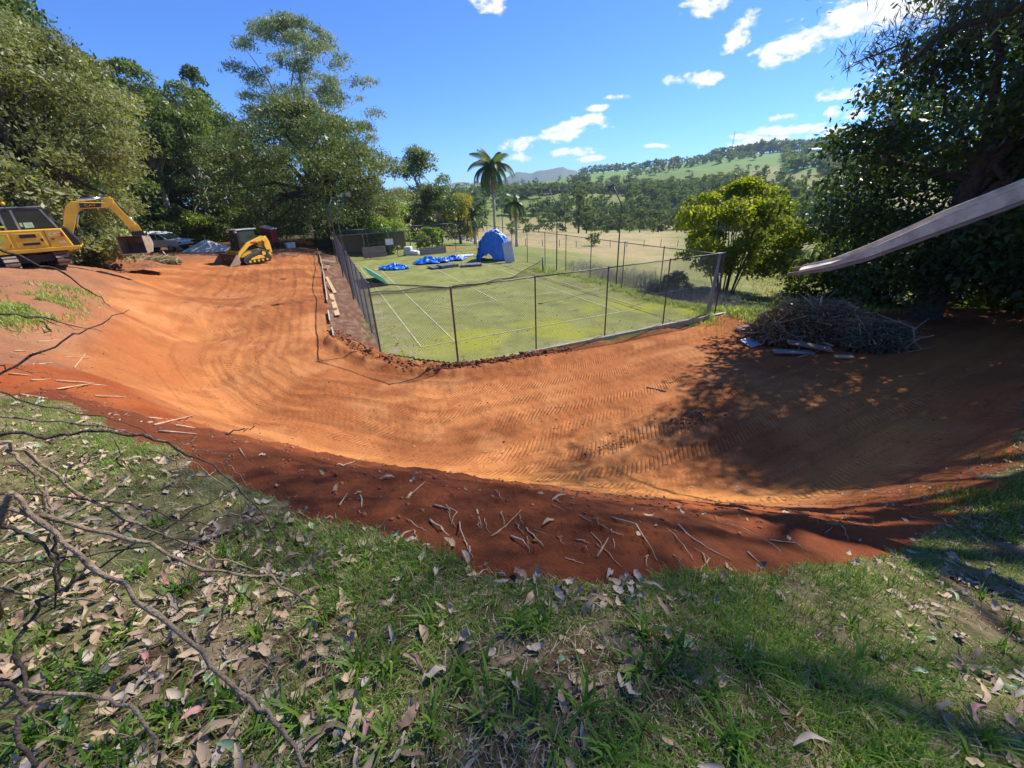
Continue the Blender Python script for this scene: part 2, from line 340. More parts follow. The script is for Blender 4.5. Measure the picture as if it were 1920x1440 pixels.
def z_far(x, y):
    dx = x-CAM[0]; dy = y-CAM[1]; r = np.hypot(dx, dy); az = np.arctan2(dx, dy)
    e_r = np.interp(az, RAZ, REL); e_v = np.interp(az, VAZ, VEL)
    side = sstep(math.radians(4), math.radians(22), az)*(1-sstep(math.radians(85), math.radians(115), az))
    zr = CAM[2]+900*np.tan(e_r); zv = CAM[2]+250*np.tan(e_v)
    t = np.clip((r-250)/650, 0, 1)
    prof = t**0.86
    z = zv+(zr-zv)*prof
    hum = (fbm(x, y, 1/170., 3, 5)-.5)*34*np.clip(np.sin(np.clip(t, 0, 1)*math.pi), 0, 1)
    z = z+hum
    z = np.where(r > 900, zr-(r-900)*.06, z)
    z1 = -6-.0*(r)
    znr = -1.5-.055*np.clip(r-40, 0, 90)
    z = np.where(r < 250, znr+(zv-znr)*sstep(110, 250, r), z)
    zl = -1+np.clip(r-60, 0, 400)*.01
    zl = np.where(np.abs(az) > math.radians(110), 6+0*r, zl)
    return zl+(z-zl)*side
def z_base(x, y):
    x = np.asarray(x, float); sh = x.shape; x = x.ravel(); y = np.asarray(y, float).ravel()
    r = np.hypot(x-CAM[0], y-CAM[1]); b = sstep(62, 120, r)
    zn = np.zeros(len(x)); m = r < 125
    if m.any(): zn[m] = z_near(x[m], y[m])
    zf = z_far(x, y)
    return (zn*(1-b)+zf*b).reshape(sh)
def gz(x, y): return float(z_base(np.array([x]), np.array([y]))[0])

lawn_poly = [C(*q)[:2] for q in LAWN_EDGE]
lawn_poly = lawn_poly+[(34, -14), (34, -60), (-60, -60), (-60, -14), (-30, -9), (-14, -8)]
COURT = [(-1.5, 29), (-1.5, 0.0), (0.72, -2.42), (13.0, -2.52), (13.0, 29)]
dirt_poly = [C(*q)[:2] for q in LAWN_EDGE]+[(24, -11), (23, -6.5), (19, -4.8), (15.5, -4), (13.8, -2.9), (0.8, -2.7), (-1.7, 0.3), (-2.2, 1.0), (-3.2, 2.0), (-3.25, 36), (-2.6, 41), (-10, 44), (-22, 46), (-27, 36), (-24, 24), (-26, 12), (-26, 0), (-20, -6)]
lawn_np = np.array(lawn_poly)
def near_path(x, y):     # distance outside the court edge and running length round it
    best = np.full(x.shape, 1e9)
    P = [(-3.0, 60), (-3.0, 1.6), (-1.9, -.8), (.6, -3.2), (30, -3.4)]
    for i in range(len(P)-1):
        ax, ay = P[i]; bx, by = P[i+1]; L2 = (bx-ax)**2+(by-ay)**2
        t = np.clip(((x-ax)*(bx-ax)+(y-ay)*(by-ay))/L2, 0, 1); d = np.hypot(x-ax-t*(bx-ax), y-ay-t*(by-ay)); best = np.minimum(best, d)
    th = np.arctan2(y-9.0, x-9.0)
    return best, th*14.0

def surface(x, y):
    """height with relief, and masks"""
    z = z_base(x, y)
    jx = x+(fbm(x, y, 1.6, 4, 31)-.5)*.55; jy = y+(fbm(x, y, 1.6, 4, 41)-.5)*.55
    near = np.hypot(x-CAM[0], y-CAM[1]) < 75
    lawn = inpoly(jx, jy, lawn_poly) & near
    dirt = inpoly(jx, jy, dirt_poly) & near & ~lawn
    court = inpoly(x, y, COURT)
    d, s = near_path(x, y)
    lw = np.zeros(x.shape); dw = np.zeros(x.shape)
    for (ox, oy) in ((0, 0), (.25, 0), (-.25, 0), (0, .25), (0, -.25), (.4, .4), (-.4, .4), (.4, -.4), (-.4, -.4)):
        lw = lw+inpoly(jx+ox, jy+oy, lawn_poly)/9.; dw = dw+inpoly(jx+ox, jy+oy, dirt_poly)/9.
    dw = dw*(1-lw)*near; dw = dw*dw; fl = 1-sstep(1.0, 2.0, z)
    mud = dw*fl*( (fbm(d*3.4, s*.10, 1.0, 4, 7)-.5)*.075+(fbm(x, y, 2.2, 4, 9)-.5)*.05+(fbm(x, y, 7., 3, 19)-.5)*.028)
    mud = mud+dw*(1-fl)*((fbm(x, y, 1.4, 6, 12, .6)-.5)*.26+(fbm(d*.35, s*2.4, 1., 3, 15)-.5)*.09)
    berm = np.exp(-((d-.30)/.26)**2)*sstep(-10, -3.0, -np.abs(x-(-.2)))*0+np.exp(-((d-.25)/.28)**2)*np.where((x > -3.4) & (x < 5.2) & (y < 2.2), sstep(5.2, 3.2, x), 0)
    mud = mud+np.where(dirt, berm*(.05+.24*fbm(x, y, 5., 3, 22)), 0)
    lawnb = lw*lw*near*(fbm(x, y, 1.6, 4, 50)-.5)*.12
    other = np.where(~(lawn | dirt | court) & near, (fbm(x, y, .7, 4, 60)-.5)*.3, 0)
    z = z+mud+lawnb+other
    z = np.where(court, np.minimum(z, 0)*.0-.02, z)
    return z, lawn, dirt, court, d, s

az_f = np.radians(np.arange(-34, 80.01, .21)); az_c = np.radians(np.arange(82, 326-.1, 3.0))
azs = np.concatenate([az_f, az_c]); NA = len(azs)
rr = np.concatenate([.3*1.0135**np.arange(0, 420), []]); rr = rr[rr < 70]
rr = np.concatenate([rr, rr[-1]*1.036**np.arange(1, 92)]); NR = len(rr)
GX = CAM[0]+rr[:, None]*np.sin(azs)[None, :]; GY = CAM[1]+rr[:, None]*np.cos(azs)[None, :]
gx = GX.ravel(); gy = GY.ravel()
zz, LAWN, DIRT, CRT, DD, SS = surface(gx, gy)
rad = np.repeat(rr, NA); azv = np.tile(azs, NR)
idx = np.arange(NR*NA).reshape(NR, NA); nx = np.roll(idx, -1, axis=1)
F = np.stack([idx[:-1], nx[:-1], nx[1:], idx[1:]], -1).reshape(-1, 4)[:, ::-1]
cfan = np.array([[len(gx), idx[0, (k+1) % NA], idx[0, k]] for k in range(NA)])
# colours (reflectance)
def mixc(c, a, m): return c*(1-m[:, None])+np.array(a)[None, :]*m[:, None]
n1 = fbm(gx, gy, .35, 5, 70); n2 = fbm(gx, gy, 2.5, 4, 75); n3 = fbm(gx, gy, .08, 4, 80)
colr = np.tile(np.array([[.12, .15, .035]]), (len(gx), 1))
colr = mixc(colr, (.22, .2, .07), sstep(.42, .62, n1))
# paddock straw beyond the court
straw = sstep(17, 24, gx+(n1-.5)*10)*(gy > -6)*sstep(.3, .55, .25+n3*.8)
colr = mixc(colr, (.40, .30, .15), np.clip(straw, 0, 1)*(rad < 260)*sstep(14, 26, gx)*.9*(1-.8*sstep(azel(1230, 450)[0], azel(1300, 450)[0], azv+.08*(n1-.5))))
colr = mixc(colr, (.19, .215, .055), (sstep(.5, .65, n1)*(rad > 30)*.5)); colr = mixc(colr, (.2, .22, .06), sstep(30, 44, rad)*sstep(62, 48, rad)*sstep(.35, .5, n3)*.6*(gx > 13))
# far hillside
hill = sstep(150, 300, rad)
hc = np.tile(np.array([[.2, .215, .065]]), (len(gx), 1)); hc = mixc(hc, (.15, .19, .045), sstep(.4, .6, fbm(gx, gy, 1/120., 4, 90))); hc = mixc(hc, (.33, .27, .13), sstep(.5, .66, fbm(gx, gy, 1/75., 4, 95))*.75*sstep(700, 500, rad))
hc = mixc(hc, (.14, .25, .05), sstep(520, 680, rad+120*(n3-.5))*.85)
colr = colr*(1-hill[:, None])+hc*hill[:, None]
a_g0, a_g1 = azel(1465, 330)[0], azel(1600, 330)[0]
gf = (azv > a_g0) & (azv < a_g1+.2) & (rad > 480) & (rad < 790)
colr = mixc(colr, (.07, .24, .05), gf*.95)
# forest floor on the left
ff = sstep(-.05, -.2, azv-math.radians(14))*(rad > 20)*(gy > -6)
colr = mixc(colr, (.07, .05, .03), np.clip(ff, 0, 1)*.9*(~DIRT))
# court back yard grass
yard = (gy > 29) & (gx > -2) & (gx < 30) & (rad < 120)
colr = mixc(colr, (.2, .22, .06), yard*.8)
redp = np.exp(-(((gx-12.5)/5)**2+((gy-35)/2.6)**2)); colr = mixc(colr, (.36, .13, .055), sstep(.35, .6, redp+.3*(n2-.5)))
# mulch strip
mul = (gx > -3.35) & (gx < -1.4) & (gy > .2) & (gy < 37)
colr = mixc(colr, (.17, .085, .05), mul*1.0); colr = mixc(colr, (.3, .2, .13), mul*sstep(.5, .7, fbm(gx, gy, 6, 3, 99))*.6)
# dirt
dc = np.tile(np.array([[.365, .127, .041]]), (len(gx), 1))
dc = mixc(dc, (.455, .175, .058), sstep(.4, .65, n1)); dc = mixc(dc, (.29, .09, .028), sstep(.5, .7, n2)*.5)
pch = fbm(gx, gy, .55, 5, 145); dc = mixc(dc, (.225, .07, .024), sstep(.50, .64, pch)*.6); dc = mixc(dc, (.50, .22, .085), sstep(.55, .7, fbm(gx, gy, .8, 4, 148))*.5)
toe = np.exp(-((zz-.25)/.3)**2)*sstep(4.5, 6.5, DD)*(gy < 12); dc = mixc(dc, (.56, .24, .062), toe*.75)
top = sstep(.9, 2.2, zz)*(gx > -9)*(gy < -4); dc = mixc(dc, (.25, .05, .013), top*.8); topsoil_shade = sstep(2.0, 3.1, zz+.8*(n2-.5))*(gx > -7)*(gy < -7); dc = mixc(dc, (.115, .034, .014), topsoil_shade*.8)  # upper bank darkened in colour: humus topsoil, and stand-in for thinned tree shade
terr = sstep(1.9, 2.7, zz)*(gx <= -8); dc = mixc(dc, (.25, .13, .075), terr*.7)
pad = sstep(27, 33, gy-.3*gx); dc = mixc(dc, (.20, .10, .06), pad*.8)
red = sstep(.55, .75, fbm(gx, gy, .9, 3, 120))*(zz > .6)*(zz < 2.8); dc = mixc(dc, (.36, .105, .032), red*.5)
strk = fbm(DD*15., SS*.10, 1., 3, 140); dc = dc*(1-.2*sstep(.56, .66, strk)[:, None]*(zz < 1.2)[:, None])
rs = sstep(6.5, 11, gx)*(gy < -6); dc = mixc(dc, (.28, .085, .03), rs*.6)  # right-hand dirt darkened in colour where the tree shade lies
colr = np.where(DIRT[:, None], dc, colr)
# lawn soil
lc = np.tile(np.array([[.10, .062, .038]]), (len(gx), 1)); lc = mixc(lc, (.23, .17, .1), sstep(.42, .6, fbm(gx, gy, 9., 4, 77))); lc = mixc(lc, (.13, .14, .045), sstep(.5, .65, fbm(gx, gy, 1.2, 3, 130))*.6)
colr = np.where(LAWN[:, None], lc, colr)
dirtf = DIRT.astype(float); trk = dirtf*(zz < 1.3)*sstep(.5, .8, DD)*(1-sstep(9, 11, DD))
hasc = np.concatenate([colr, np.ones((len(gx), 1))], 1)
Vg = np.stack([gx, gy, zz], 1); zc = float(surface(np.array([CAM[0]]), np.array([CAM[1]]))[0][0])
Vg = np.vstack([Vg, [[CAM[0], CAM[1], zc]]])
ap = lambda a: np.concatenate([a, a[:1]])
def ground_mat():
    m = bpy.data.materials.new('ground_soil_grass'); nt, N, L, P = nodes_of(m)
    def at_(n): a = N.new('ShaderNodeAttribute'); a.attribute_name = n; return a
    def mth(op, a, b=None, c=None, cl=False):
        n = N.new('ShaderNodeMath'); n.operation = op; n.use_clamp = cl
        for i, v in enumerate((a, b, c)):
            if v is None: continue
            if isinstance(v, (int, float)): n.inputs[i].default_value = v
            else: L.new(v, n.inputs[i])
        return n.outputs[0]
    def noise(sc, det=5, ro=.6, vec=None):
        n = N.new('ShaderNodeTexNoise'); n.inputs['Scale'].default_value = sc; n.inputs['Detail'].default_value = det; n.inputs['Roughness'].default_value = ro
        L.new(vec if vec is not None else tc.outputs['Object'], n.inputs['Vector']); return n.outputs[0]
    tc = N.new('ShaderNodeTexCoord')
    c = at_('gcol').outputs['Color']; s = at_('ps').outputs['Fac']; d = at_('pd').outputs['Fac']; tk = at_('trk').outputs['Fac']; dt = at_('dirt').outputs['Fac']
    nA = noise(14, 6, .7); nB = noise(1.3, 5); nC = noise(60, 3, .7); nD = noise(.16, 2, .4)
    # tracks
    wob = mth('MULTIPLY_ADD', nD, 3.2, d)
    band = mth('FRACT', mth('MULTIPLY', wob, 1/.83)); inb = mth('MULTIPLY', mth('GREATER_THAN', band, .12), mth('LESS_THAN', band, .62))
    edge = mth('SUBTRACT', 1.0, mth('MULTIPLY', mth('ABSOLUTE', mth('SUBTRACT', band, .37)), 4.0), cl=True)
    ph = mth('MULTIPLY_ADD', mth('MULTIPLY', band, .30), 2*math.pi/.085, mth('MULTIPLY', s, 2*math.pi/.085))
    cle = mth('SMOOTH_MIN', mth('MULTIPLY_ADD', mth('SINE', ph), .9, .5), 1.0, .2)
    cle = mth('MAXIMUM', cle, 0.0)
    vis = N.new('ShaderNodeMapRange'); vis.inputs[1].default_value = .44; vis.inputs[2].default_value = .56
    cv = N.new('ShaderNodeCombineXYZ'); L.new(mth('FLOOR', mth('MULTIPLY', wob, 1/.83)), cv.inputs[0]); L.new(mth('MULTIPLY', s, .13), cv.inputs[1])
    L.new(noise(1.0, 3, .5, cv.outputs[0]), vis.inputs[0])
    brk = N.new('ShaderNodeMapRange'); brk.inputs[1].default_value = .32; brk.inputs[2].default_value = .5; L.new(noise(2.4, 3, .6), brk.inputs[0])
    tm = mth('MULTIPLY', mth('MULTIPLY', mth('MULTIPLY', mth('MULTIPLY', inb, cle), vis.outputs[0]), tk), brk.outputs[0])
    rut = mth('MULTIPLY', mth('MULTIPLY', edge, -1.2), tk)
    h = mth('MULTIPLY_ADD', tm, .032, mth('MULTIPLY', rut, .026))
    h = mth('MULTIPLY_ADD', nA, .024, h); h = mth('MULTIPLY_ADD', nC, .012, h)
    bp = N.new('ShaderNodeBump'); bp.inputs['Strength'].default_value = .9; bp.inputs['Distance'].default_value = 1.0; L.new(h, bp.inputs['Height']); L.new(bp.outputs[0], P.inputs['Normal'])
    # colour
    k = mth('MULTIPLY_ADD', nA, .9, .55); k = mth('ADD', k, mth('MULTIPLY_ADD', nC, .5, -.25)); k = mth('MULTIPLY_ADD', tm, .36, k)
    k = mth('ADD', k, mth('MULTIPLY_ADD', nB, .5, -.25))
    mul = N.new('ShaderNodeMixRGB'); mul.blend_type = 'MULTIPLY'; mul.inputs[0].default_value = 1; L.new(c, mul.inputs[1])
    cx = N.new('ShaderNodeCombineXYZ')
    for i in range(3): L.new(k, cx.inputs[i])
    L.new(cx.outputs[0], mul.inputs[2]); L.new(mul.outputs[0], P.inputs['Base Color'])
    P.inputs['Roughness'].default_value = .95; P.inputs['Specular IOR Level'].default_value = .15
    return m
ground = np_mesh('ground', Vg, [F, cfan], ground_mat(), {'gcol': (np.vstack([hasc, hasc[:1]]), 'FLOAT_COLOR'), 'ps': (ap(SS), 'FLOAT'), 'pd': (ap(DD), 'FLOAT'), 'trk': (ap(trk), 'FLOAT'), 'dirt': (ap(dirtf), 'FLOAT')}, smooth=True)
tag(ground, kind='structure')

# far blue mountains
def mountains(name, dist, prof):
    a = np.array([azel(x, y) for x, y in prof]); AA = np.radians(np.arange(-10, 95, .25)); e = np.interp(AA, a[:, 0], a[:, 1])
    V = []; rows = [(dist*.72, 0.), (dist*.86, .55), (dist, 1.), (dist*1.25, .3)]
    for (r, k) in rows:
        x = CAM[0]+r*np.sin(AA); y = CAM[1]+r*np.cos(AA); top = dist*np.tan(e)+(fbm(AA*60, AA*0, 1., 4, 200)-.5)*dist*.006
        V.append(np.stack([x, y, np.minimum(-60+(top+60)*k, 185)], 1))
    n = len(AA); ix = np.arange(4*n).reshape(4, n)
    Fm = np.stack([ix[:-1, :-1], ix[:-1, 1:], ix[1:, 1:], ix[1:, :-1]], -1).reshape(-1, 4)
    o = np_mesh(name, np.concatenate(V), Fm, mat('mountain_forest', (.05, .075, .04), .95, c2=(.09, .12, .05), scale=.004), smooth=True); tag(o, kind='structure'); return o
mountains('hills', 2600, [(500, 378), (820, 350), (850, 342), (940, 336), (968, 322), (1000, 321), (1030, 315), (1055, 310), (1078, 318), (1100, 328), (1250, 330), (1500, 320), (1900, 310)])

# ------------------------------------------------------------------ court
def court_mat():
    m = bpy.data.materials.new('court_turf'); nt, N, L, P = nodes_of(m)
    tc = N.new('ShaderNodeTexCoord')
    def noise(sc, d=4, r=.6):
        n = N.new('ShaderNodeTexNoise'); n.inputs['Scale'].default_value = sc; n.inputs['Detail'].default_value = d; n.inputs['Roughness'].default_value = r; L.new(tc.outputs['Object'], n.inputs['Vector']); return n.outputs[0]
    def rng_(v, a, b): n = N.new('ShaderNodeMapRange'); n.inputs[1].default_value = a; n.inputs[2].default_value = b; L.new(v, n.inputs[0]); return n.outputs[0]
    def mix(f, a, b):
        n = N.new('ShaderNodeMixRGB')
        if isinstance(f, float): n.inputs[0].default_value = f
        else: L.new(f, n.inputs[0])
        for i, c in ((1, a), (2, b)):
            if isinstance(c, tuple): n.inputs[i].default_value = (*c, 1)
            else: L.new(c, n.inputs[i])
        return n.outputs[0]
    a = mix(rng_(noise(.5, 5), .38, .62), (.19, .205, .06), (.265, .275, .085))
    a = mix(rng_(noise(1.1, 5), .52, .68), a, (.17, .16, .07))
    at_ = N.new('ShaderNodeAttribute'); at_.attribute_name = 'moss'; L_ = at_.outputs['Fac']
    a = mix(L_, a, (.34, .35, .02))
    at2 = N.new('ShaderNodeAttribute'); at2.attribute_name = 'litter'; a = mix(at2.outputs['Fac'], a, (.33, .27, .19))
    a = mix(rng_(noise(38, 2, .5), .66, .72), a, (.5, .45, .33))
    a = mix(rng_(noise(26, 2, .5), .64, .74), a, (.1, .1, .04))
    L.new(a, P.inputs['Base Color']); P.inputs['Roughness'].default_value = .95; P.inputs['Specular IOR Level'].default_value = .1
    b = N.new('ShaderNodeBump'); b.inputs['Strength'].default_value = .7; b.inputs['Distance'].default_value = .05; L.new(noise(22, 3), b.inputs['Height']); L.new(b.outputs[0], P.inputs['Normal'])
    return m
xs = np.arange(-1.5, 13.01, .145); ys = np.arange(-2.5, 29.01, .15)
cxg, cyg = np.meshgrid(xs, ys); cf = np.stack([cxg.ravel(), cyg.ravel(), .012+.02*fbm(cxg.ravel(), cyg.ravel(), 1.2, 3, 300)], 1)
keep = ~((cf[:, 0]+1.5)/2.22+(cf[:, 1]+2.42)/2.42 < .98)
ii = np.arange(len(cf)).reshape(cxg.shape); Fq = np.stack([ii[:-1, :-1], ii[:-1, 1:], ii[1:, 1:], ii[1:, :-1]], -1).reshape(-1, 4)
Fq = Fq[keep[Fq].all(1)]
mx_, my_ = cf[:, 0], cf[:, 1]
mossn = fbm(mx_, my_, .55, 4, 310)
moss = np.clip(sstep(.46, .62, mossn)*sstep(4.2, -.4, my_)+.8*np.exp(-(((mx_-.2)/1.6)**2+((my_+.3)/1.1)**2)), 0, 1)
lit = sstep(.55, .7, fbm(mx_, my_, 3, 3, 320))*sstep(.2, -.9, np.minimum(mx_, my_+1.9))
court = np_mesh('court', cf, Fq, court_mat(), {'moss': (moss*.6, 'FLOAT'), 'litter': (np.clip(lit, 0, 1)*.9, 'FLOAT')}, smooth=True); tag(court, kind='structure')
def cline(x0, y0, x1, y1, w=.055):
    n = max(2, int(math.hypot(x1-x0, y1-y0)/.3)); mb = MB(); d = Vector((x1-x0, y1-y0, 0)).normalized(); pn = Vector((-d.y, d.x, 0))*w/2
    V = []
    for k in range(n+1):
        t = k/n; x = x0+(x1-x0)*t; y = y0+(y1-y0)*t
        for sgn in (-1, 1):
            z = .038+.0*k; V.append((x+pn.x*sgn, y+pn.y*sgn, z))
    mb.add(V, [(2*k, 2*k+1, 2*k+3, 2*k+2) for k in range(n)])
    mb.build('court_line', MT['line'], court)
for q in [(0, 0, 0, 23.77), (1.37, .06, 1.37, 23.7), (9.6, .06, 9.6, 23.7), (10.97, 0, 10.97, 23.77), (.03, 0, 10.94, 0), (.03, 23.77, 10.94, 23.77), (1.41, 5.49, 9.56, 5.49), (1.41, 18.28, 9.56, 18.28), (5.485, 5.53, 5.485, 18.24)]: cline(*q)

# concrete kerb along the front fence
k = empty('concrete_kerb', (0.9, -2.6, 0), 0, 'pale concrete kerb along the foot of the front chain link fence', 'kerb')
for i in range(5):
    x0 = .9+i*2.7; mb = MB(); mb.box(x0, x0+2.692, -2.68, -2.56, -.28, .045+.006*(i % 2)); o = mb.build('kerb_block', MT['kerb'], None, bevel=.012); o.parent = k; o.matrix_parent_inverse = Matrix.Translation((-.9, 2.6, 0))

# ------------------------------------------------------------------ fences
def wires(p0, p1, h, pitch, r, z0=.04):
    p0 = Vector(p0); p1 = Vector(p1); L = (p1-p0).xy.length; d = Vector(((p1-p0).x/L, (p1-p0).y/L, 0)); nrm = Vector((-d.y, d.x, 0)); slope = (p1.z-p0.z)/L
    V = []; F = []
    def P(s, z): return p0+d*s+Vector((0, 0, z+s*slope))
    for sg in (1, -1):
        c = -h
        while c < L:
            a = (c, z0) if sg == 1 else (c, h)
            # line s = c + t, t in 0..h
            t0 = max(0, -c); t1 = min(h-z0, L-c)
            if t1 > t0+.02:
                za, zb = (z0+t0, z0+t1) if sg == 1 else (h-t0, h-t1)
                A = P(c+t0, za); B = P(c+t1, zb); off = nrm*(.003*sg)
                dd = (B-A).normalized(); u = nrm; w = dd.cross(u)
                b = len(V)
                for Q in (A, B):
                    for k in range(3):
                        an = 2*math.pi*k/3; V.append(Q+off+(u*math.cos(an)+w*math.sin(an))*r)
                for k in range(3): F.append((b+k, b+(k+1) % 3, b+3+(k+1) % 3, b+3+k))
            c += pitch
    return V, F
def fence(label, pts, posts, h, pitch, wr, pr=.028, name='chain_link_fence', brace=False, group=None):
    x0, y0 = pts[0][:2]; root = empty(name, (x0, y0, pts[0][2]), 0, label, 'fence', group); inv = Matrix.Translation((-x0, -y0, -pts[0][2]))
    def ch(o): o.parent = root; o.matrix_parent_inverse = inv; return o
    for (x, y, z, r) in posts:
        mb = MB(); mb.tube([(x, y, z-.25), (x, y, z+h+.04)], r, 10); mb.tube([(x, y, z+h+.035), (x, y, z+h+.06)], [r*1.25, r*.6], 10); ch(mb.build('post', MT['post'], smooth=False))
    for i in range(len(pts)-1):
        a, b = Vector(pts[i]), Vector(pts[i+1]); up = Vector((0, 0, h-.02)); lo = Vector((0, 0, .08))
        mb = MB(); mb.tube([a+up, b+up], .021, 8); ch(mb.build('top_rail', MT['post'], smooth=True))
        mb = MB(); V, F = wires(a, b, h-.03, pitch, wr); mb.add(V, F); o = ch(mb.build('wire_mesh', MT['wire'])); tag(o, kind='stuff')
        mb = MB(); mb.tube([a+lo, b+lo], .0025, 4); ch(mb.build('tension_wire', MT['wire'])); mb = MB(); mb.tube([a+(up+lo)/2, b+(up+lo)/2], .0025, 4); ch(mb.build('tension_wire', MT['wire']))
    return root
H = 2.68
fence('front chain link fence standing on the concrete kerb beside the red dirt', [(-1.54, .03, .03), (.75, -2.45, .03), (3.79, -2.5, .03), (6.89, -2.5, .03), (9.9, -2.5, .03), (12.95, -2.5, .03)],
      [(-1.54, .03, 0, .034), (.75, -2.45, 0, .034), (3.79, -2.5, 0, .026), (6.89, -2.5, 0, .026), (9.9, -2.5, 0, .026), (12.95, -2.5, 0, .036)], H, .095, .0029)
lp = [(-1.54, .13)]+[(-1.54-.0*k, 2.6+2.75*k) for k in range(10)]+[(-1.54, 28.9)]
lpz = [(x, y, .0+.12*sstep(5, 26, y)) for x, y in lp]
fence('long chain link fence between the court and the mulch strip with timber boards', lpz, [(x, y, z, .026) for x, y, z in lpz[1:]], H, .15, .0028)
rp = [(12.97, -2.35+0, 0)]+[(12.97, y, -.02) for y in (1.12, 4.2, 7.5, 10.6, 13.7, 16.8, 19.9, 23, 26, 28.9)]
fence('chain link fence along the paddock side of the court', rp, [(x, y, z, .026) for x, y, z in rp[1:]], H-.05, .16, .0026)
bp_ = [(-1.4, 29.0, .1)]+[(x, 29.0, .05) for x in (1.5, 4.2, 7.2, 10.4, 12.8)]
fence('back chain link fence in front of the lean-to shed', bp_, [(x, y, z, .028) for x, y, z in bp_], H+.15, .2, .003)
# braced steel corner post
g = empty('steel_corner_brace', (12.7, -2.2, 0), 0, 'broad grey steel channel leaning inside the right corner of the front fence', 'brace')
mb = MB(); mb.prism([(0, 0), (.22, 0), (.27, 2.62), (.20, 2.62)], -.04, .04); mb.build('channel', MT['steel_grey'], g, bevel=.005)
mb = MB(); mb.box(.1, .32, -.06, .06, 2.625, 2.68); mb.build('cap', MT['steel_grey'], g)
g.rotation_euler = (0, 0, math.radians(-30))

def light_pole(x, y, z, label, ang, head=True, h=4.6):
    r = empty('court_light_pole', (x, y, z), 0, label, 'light pole', 'light poles around the tennis court')
    d = Vector((math.cos(ang), math.sin(ang), 0))
    mb = MB(); mb.tube([(0, 0, -.3), (0, 0, h), tuple(d*.12+Vector((0, 0, h+.25))), tuple(d*.62+Vector((0, 0, h+1.0)))], [.042, .034, .032, .03], 10); mb.build('pole', MT['post'], r, smooth=True)
    if head:
        q = d*.72+Vector((0, 0, h+1.06)); Mx = Matrix.Translation(q) @ Matrix.Rotation(ang, 4, 'Z') @ Matrix.Rotation(math.radians(25), 4, 'Y')
        mb = MB(); mb.box(-.1, .24, -.13, .13, -.04, .06, Mx, .7); hd = mb.build('lamp_head', MT['post'], r, bevel=.01)
        mb = MB(); mb.box(-.06, .2, -.1, .1, -.055, -.042, Mx); mb.build('lens', MT['white'], hd)
    return r
light_pole(13.1, 4.91, -.1, 'tall bent light pole beside the dry grey brush on the paddock side', math.pi)
light_pole(12.62, 11.28, -.1, 'tall bent light pole beside the leaning net post', math.pi)
light_pole(12.8, 21.5, -.1, 'tall bent light pole beside the blue tarp tent', math.pi)
light_pole(-1.66, 10.2, .05, 'tall bent light pole beside the green sheet on the court', 0)
light_pole(-1.68, 19.2, .12, 'tall bent light pole midway along the long side fence', 0)
light_pole(-1.7, 27.6, .15, 'headless leaning pole near the brown board by the shed', 0, False, 4.4)

# fallen net
n = empty('tennis_net_post', (11.8, 11.9, .01), 0, 'short dark net post standing at the edge of the court', 'net post')
mb = MB(); mb.tube([(0, 0, -.02), (0, 0, 1.05)], .045, 12); mb.build('post', MT['post'], n, smooth=True); mb = MB(); mb.tube([(0, 0, 1.05), (0, 0, 1.08)], [.055, .03], 12); mb.build('cap', MT['post'], n)
net = empty('tennis_net', (5.5, 11.6, 0), 0, 'fallen dark tennis net sagging across the grass court', 'net')
def net_top(t): return (-6.2+12.3*t, .3*math.sin(t*9)+(.9*math.sin(t*math.pi))*-1.0, .10+.85*max(0, (t-.78)/.22)**1.6+.05*math.sin(t*30))
def net_bot(t): a = net_top(t); return (a[0]-.1, a[1]-.75-.35*math.sin(t*7), .065+.05*(1+math.sin(t*23))*.4)
mb = MB(); mb.tube([net_top(k/60) for k in range(61)], .022, 6); mb.build('head_cord', MT['net'], net, smooth=True)
mb = MB()
for k in range(150): t = k/149; mb.tube([net_top(t), net_bot(t)], .006, 3, cap=False)
for j in range(1, 9): mb.tube([tuple(np.array(net_top(k/60))*(1-j/8)+np.array(net_bot(k/60))*(j/8)) for k in range(61)], .006, 3, cap=False)
tag(mb.build('netting', MT['net'], net), kind='stuff')

# ------------------------------------------------------------------ vegetation generators
def leaf_arrays(pts, size, rng, up=.5, aspect=.42, outward=None, droop=0.0, sv=.35):
    n = len(pts); d = rng.normal(size=(n, 3)); d /= np.linalg.norm(d, axis=1)[:, None]
    d[:, 2] -= droop; d /= np.linalg.norm(d, axis=1)[:, None]
    nr = rng.normal(size=(n, 3)); nr[:, 2] = np.abs(nr[:, 2])+up
    if outward is not None: nr += outward*.9
    s = np.cross(d, nr); s /= np.linalg.norm(s, axis=1)[:, None]+1e-9
    nn_ = np.cross(s, d)
    L = size*(1+sv*rng.normal(size=n)).clip(.45, 1.9); W = L*aspect
    base = pts-d*L[:, None]*.5; tip = pts+d*L[:, None]*.5-nn_*(L*.12)[:, None]; l = pts+s*W[:, None]*.5-nn_*(W*.15)[:, None]; r = pts-s*W[:, None]*.5-nn_*(W*.15)[:, None]
    V = np.stack([base, l, tip, r], 1).reshape(-1, 3); b = np.arange(n)[:, None]*4
    return V, b+np.array([[0, 1, 2, 3]])
def crown_points(clumps, n, rng, shell=.55, flat=.7, low=-.5):
    w = np.array([c[3]**2 for c in clumps]); w = w/w.sum(); ci = rng.choice(len(clumps), n, p=w); c = np.array(clumps)
    v = rng.normal(size=(n, 3)); v /= np.linalg.norm(v, axis=1)[:, None]
    v[:, 2] = np.where(v[:, 2] < low, -v[:, 2], v[:, 2])
    rr_ = (shell+(1-shell)*rng.random(n))**.8
    p = c[ci, :3]+v*np.array([1, 1, flat])*(c[ci, 3]*rr_)[:, None]
    p += rng.normal(size=(n, 3))*(.08*c[ci, 3])[:, None]
    return p, v, ci
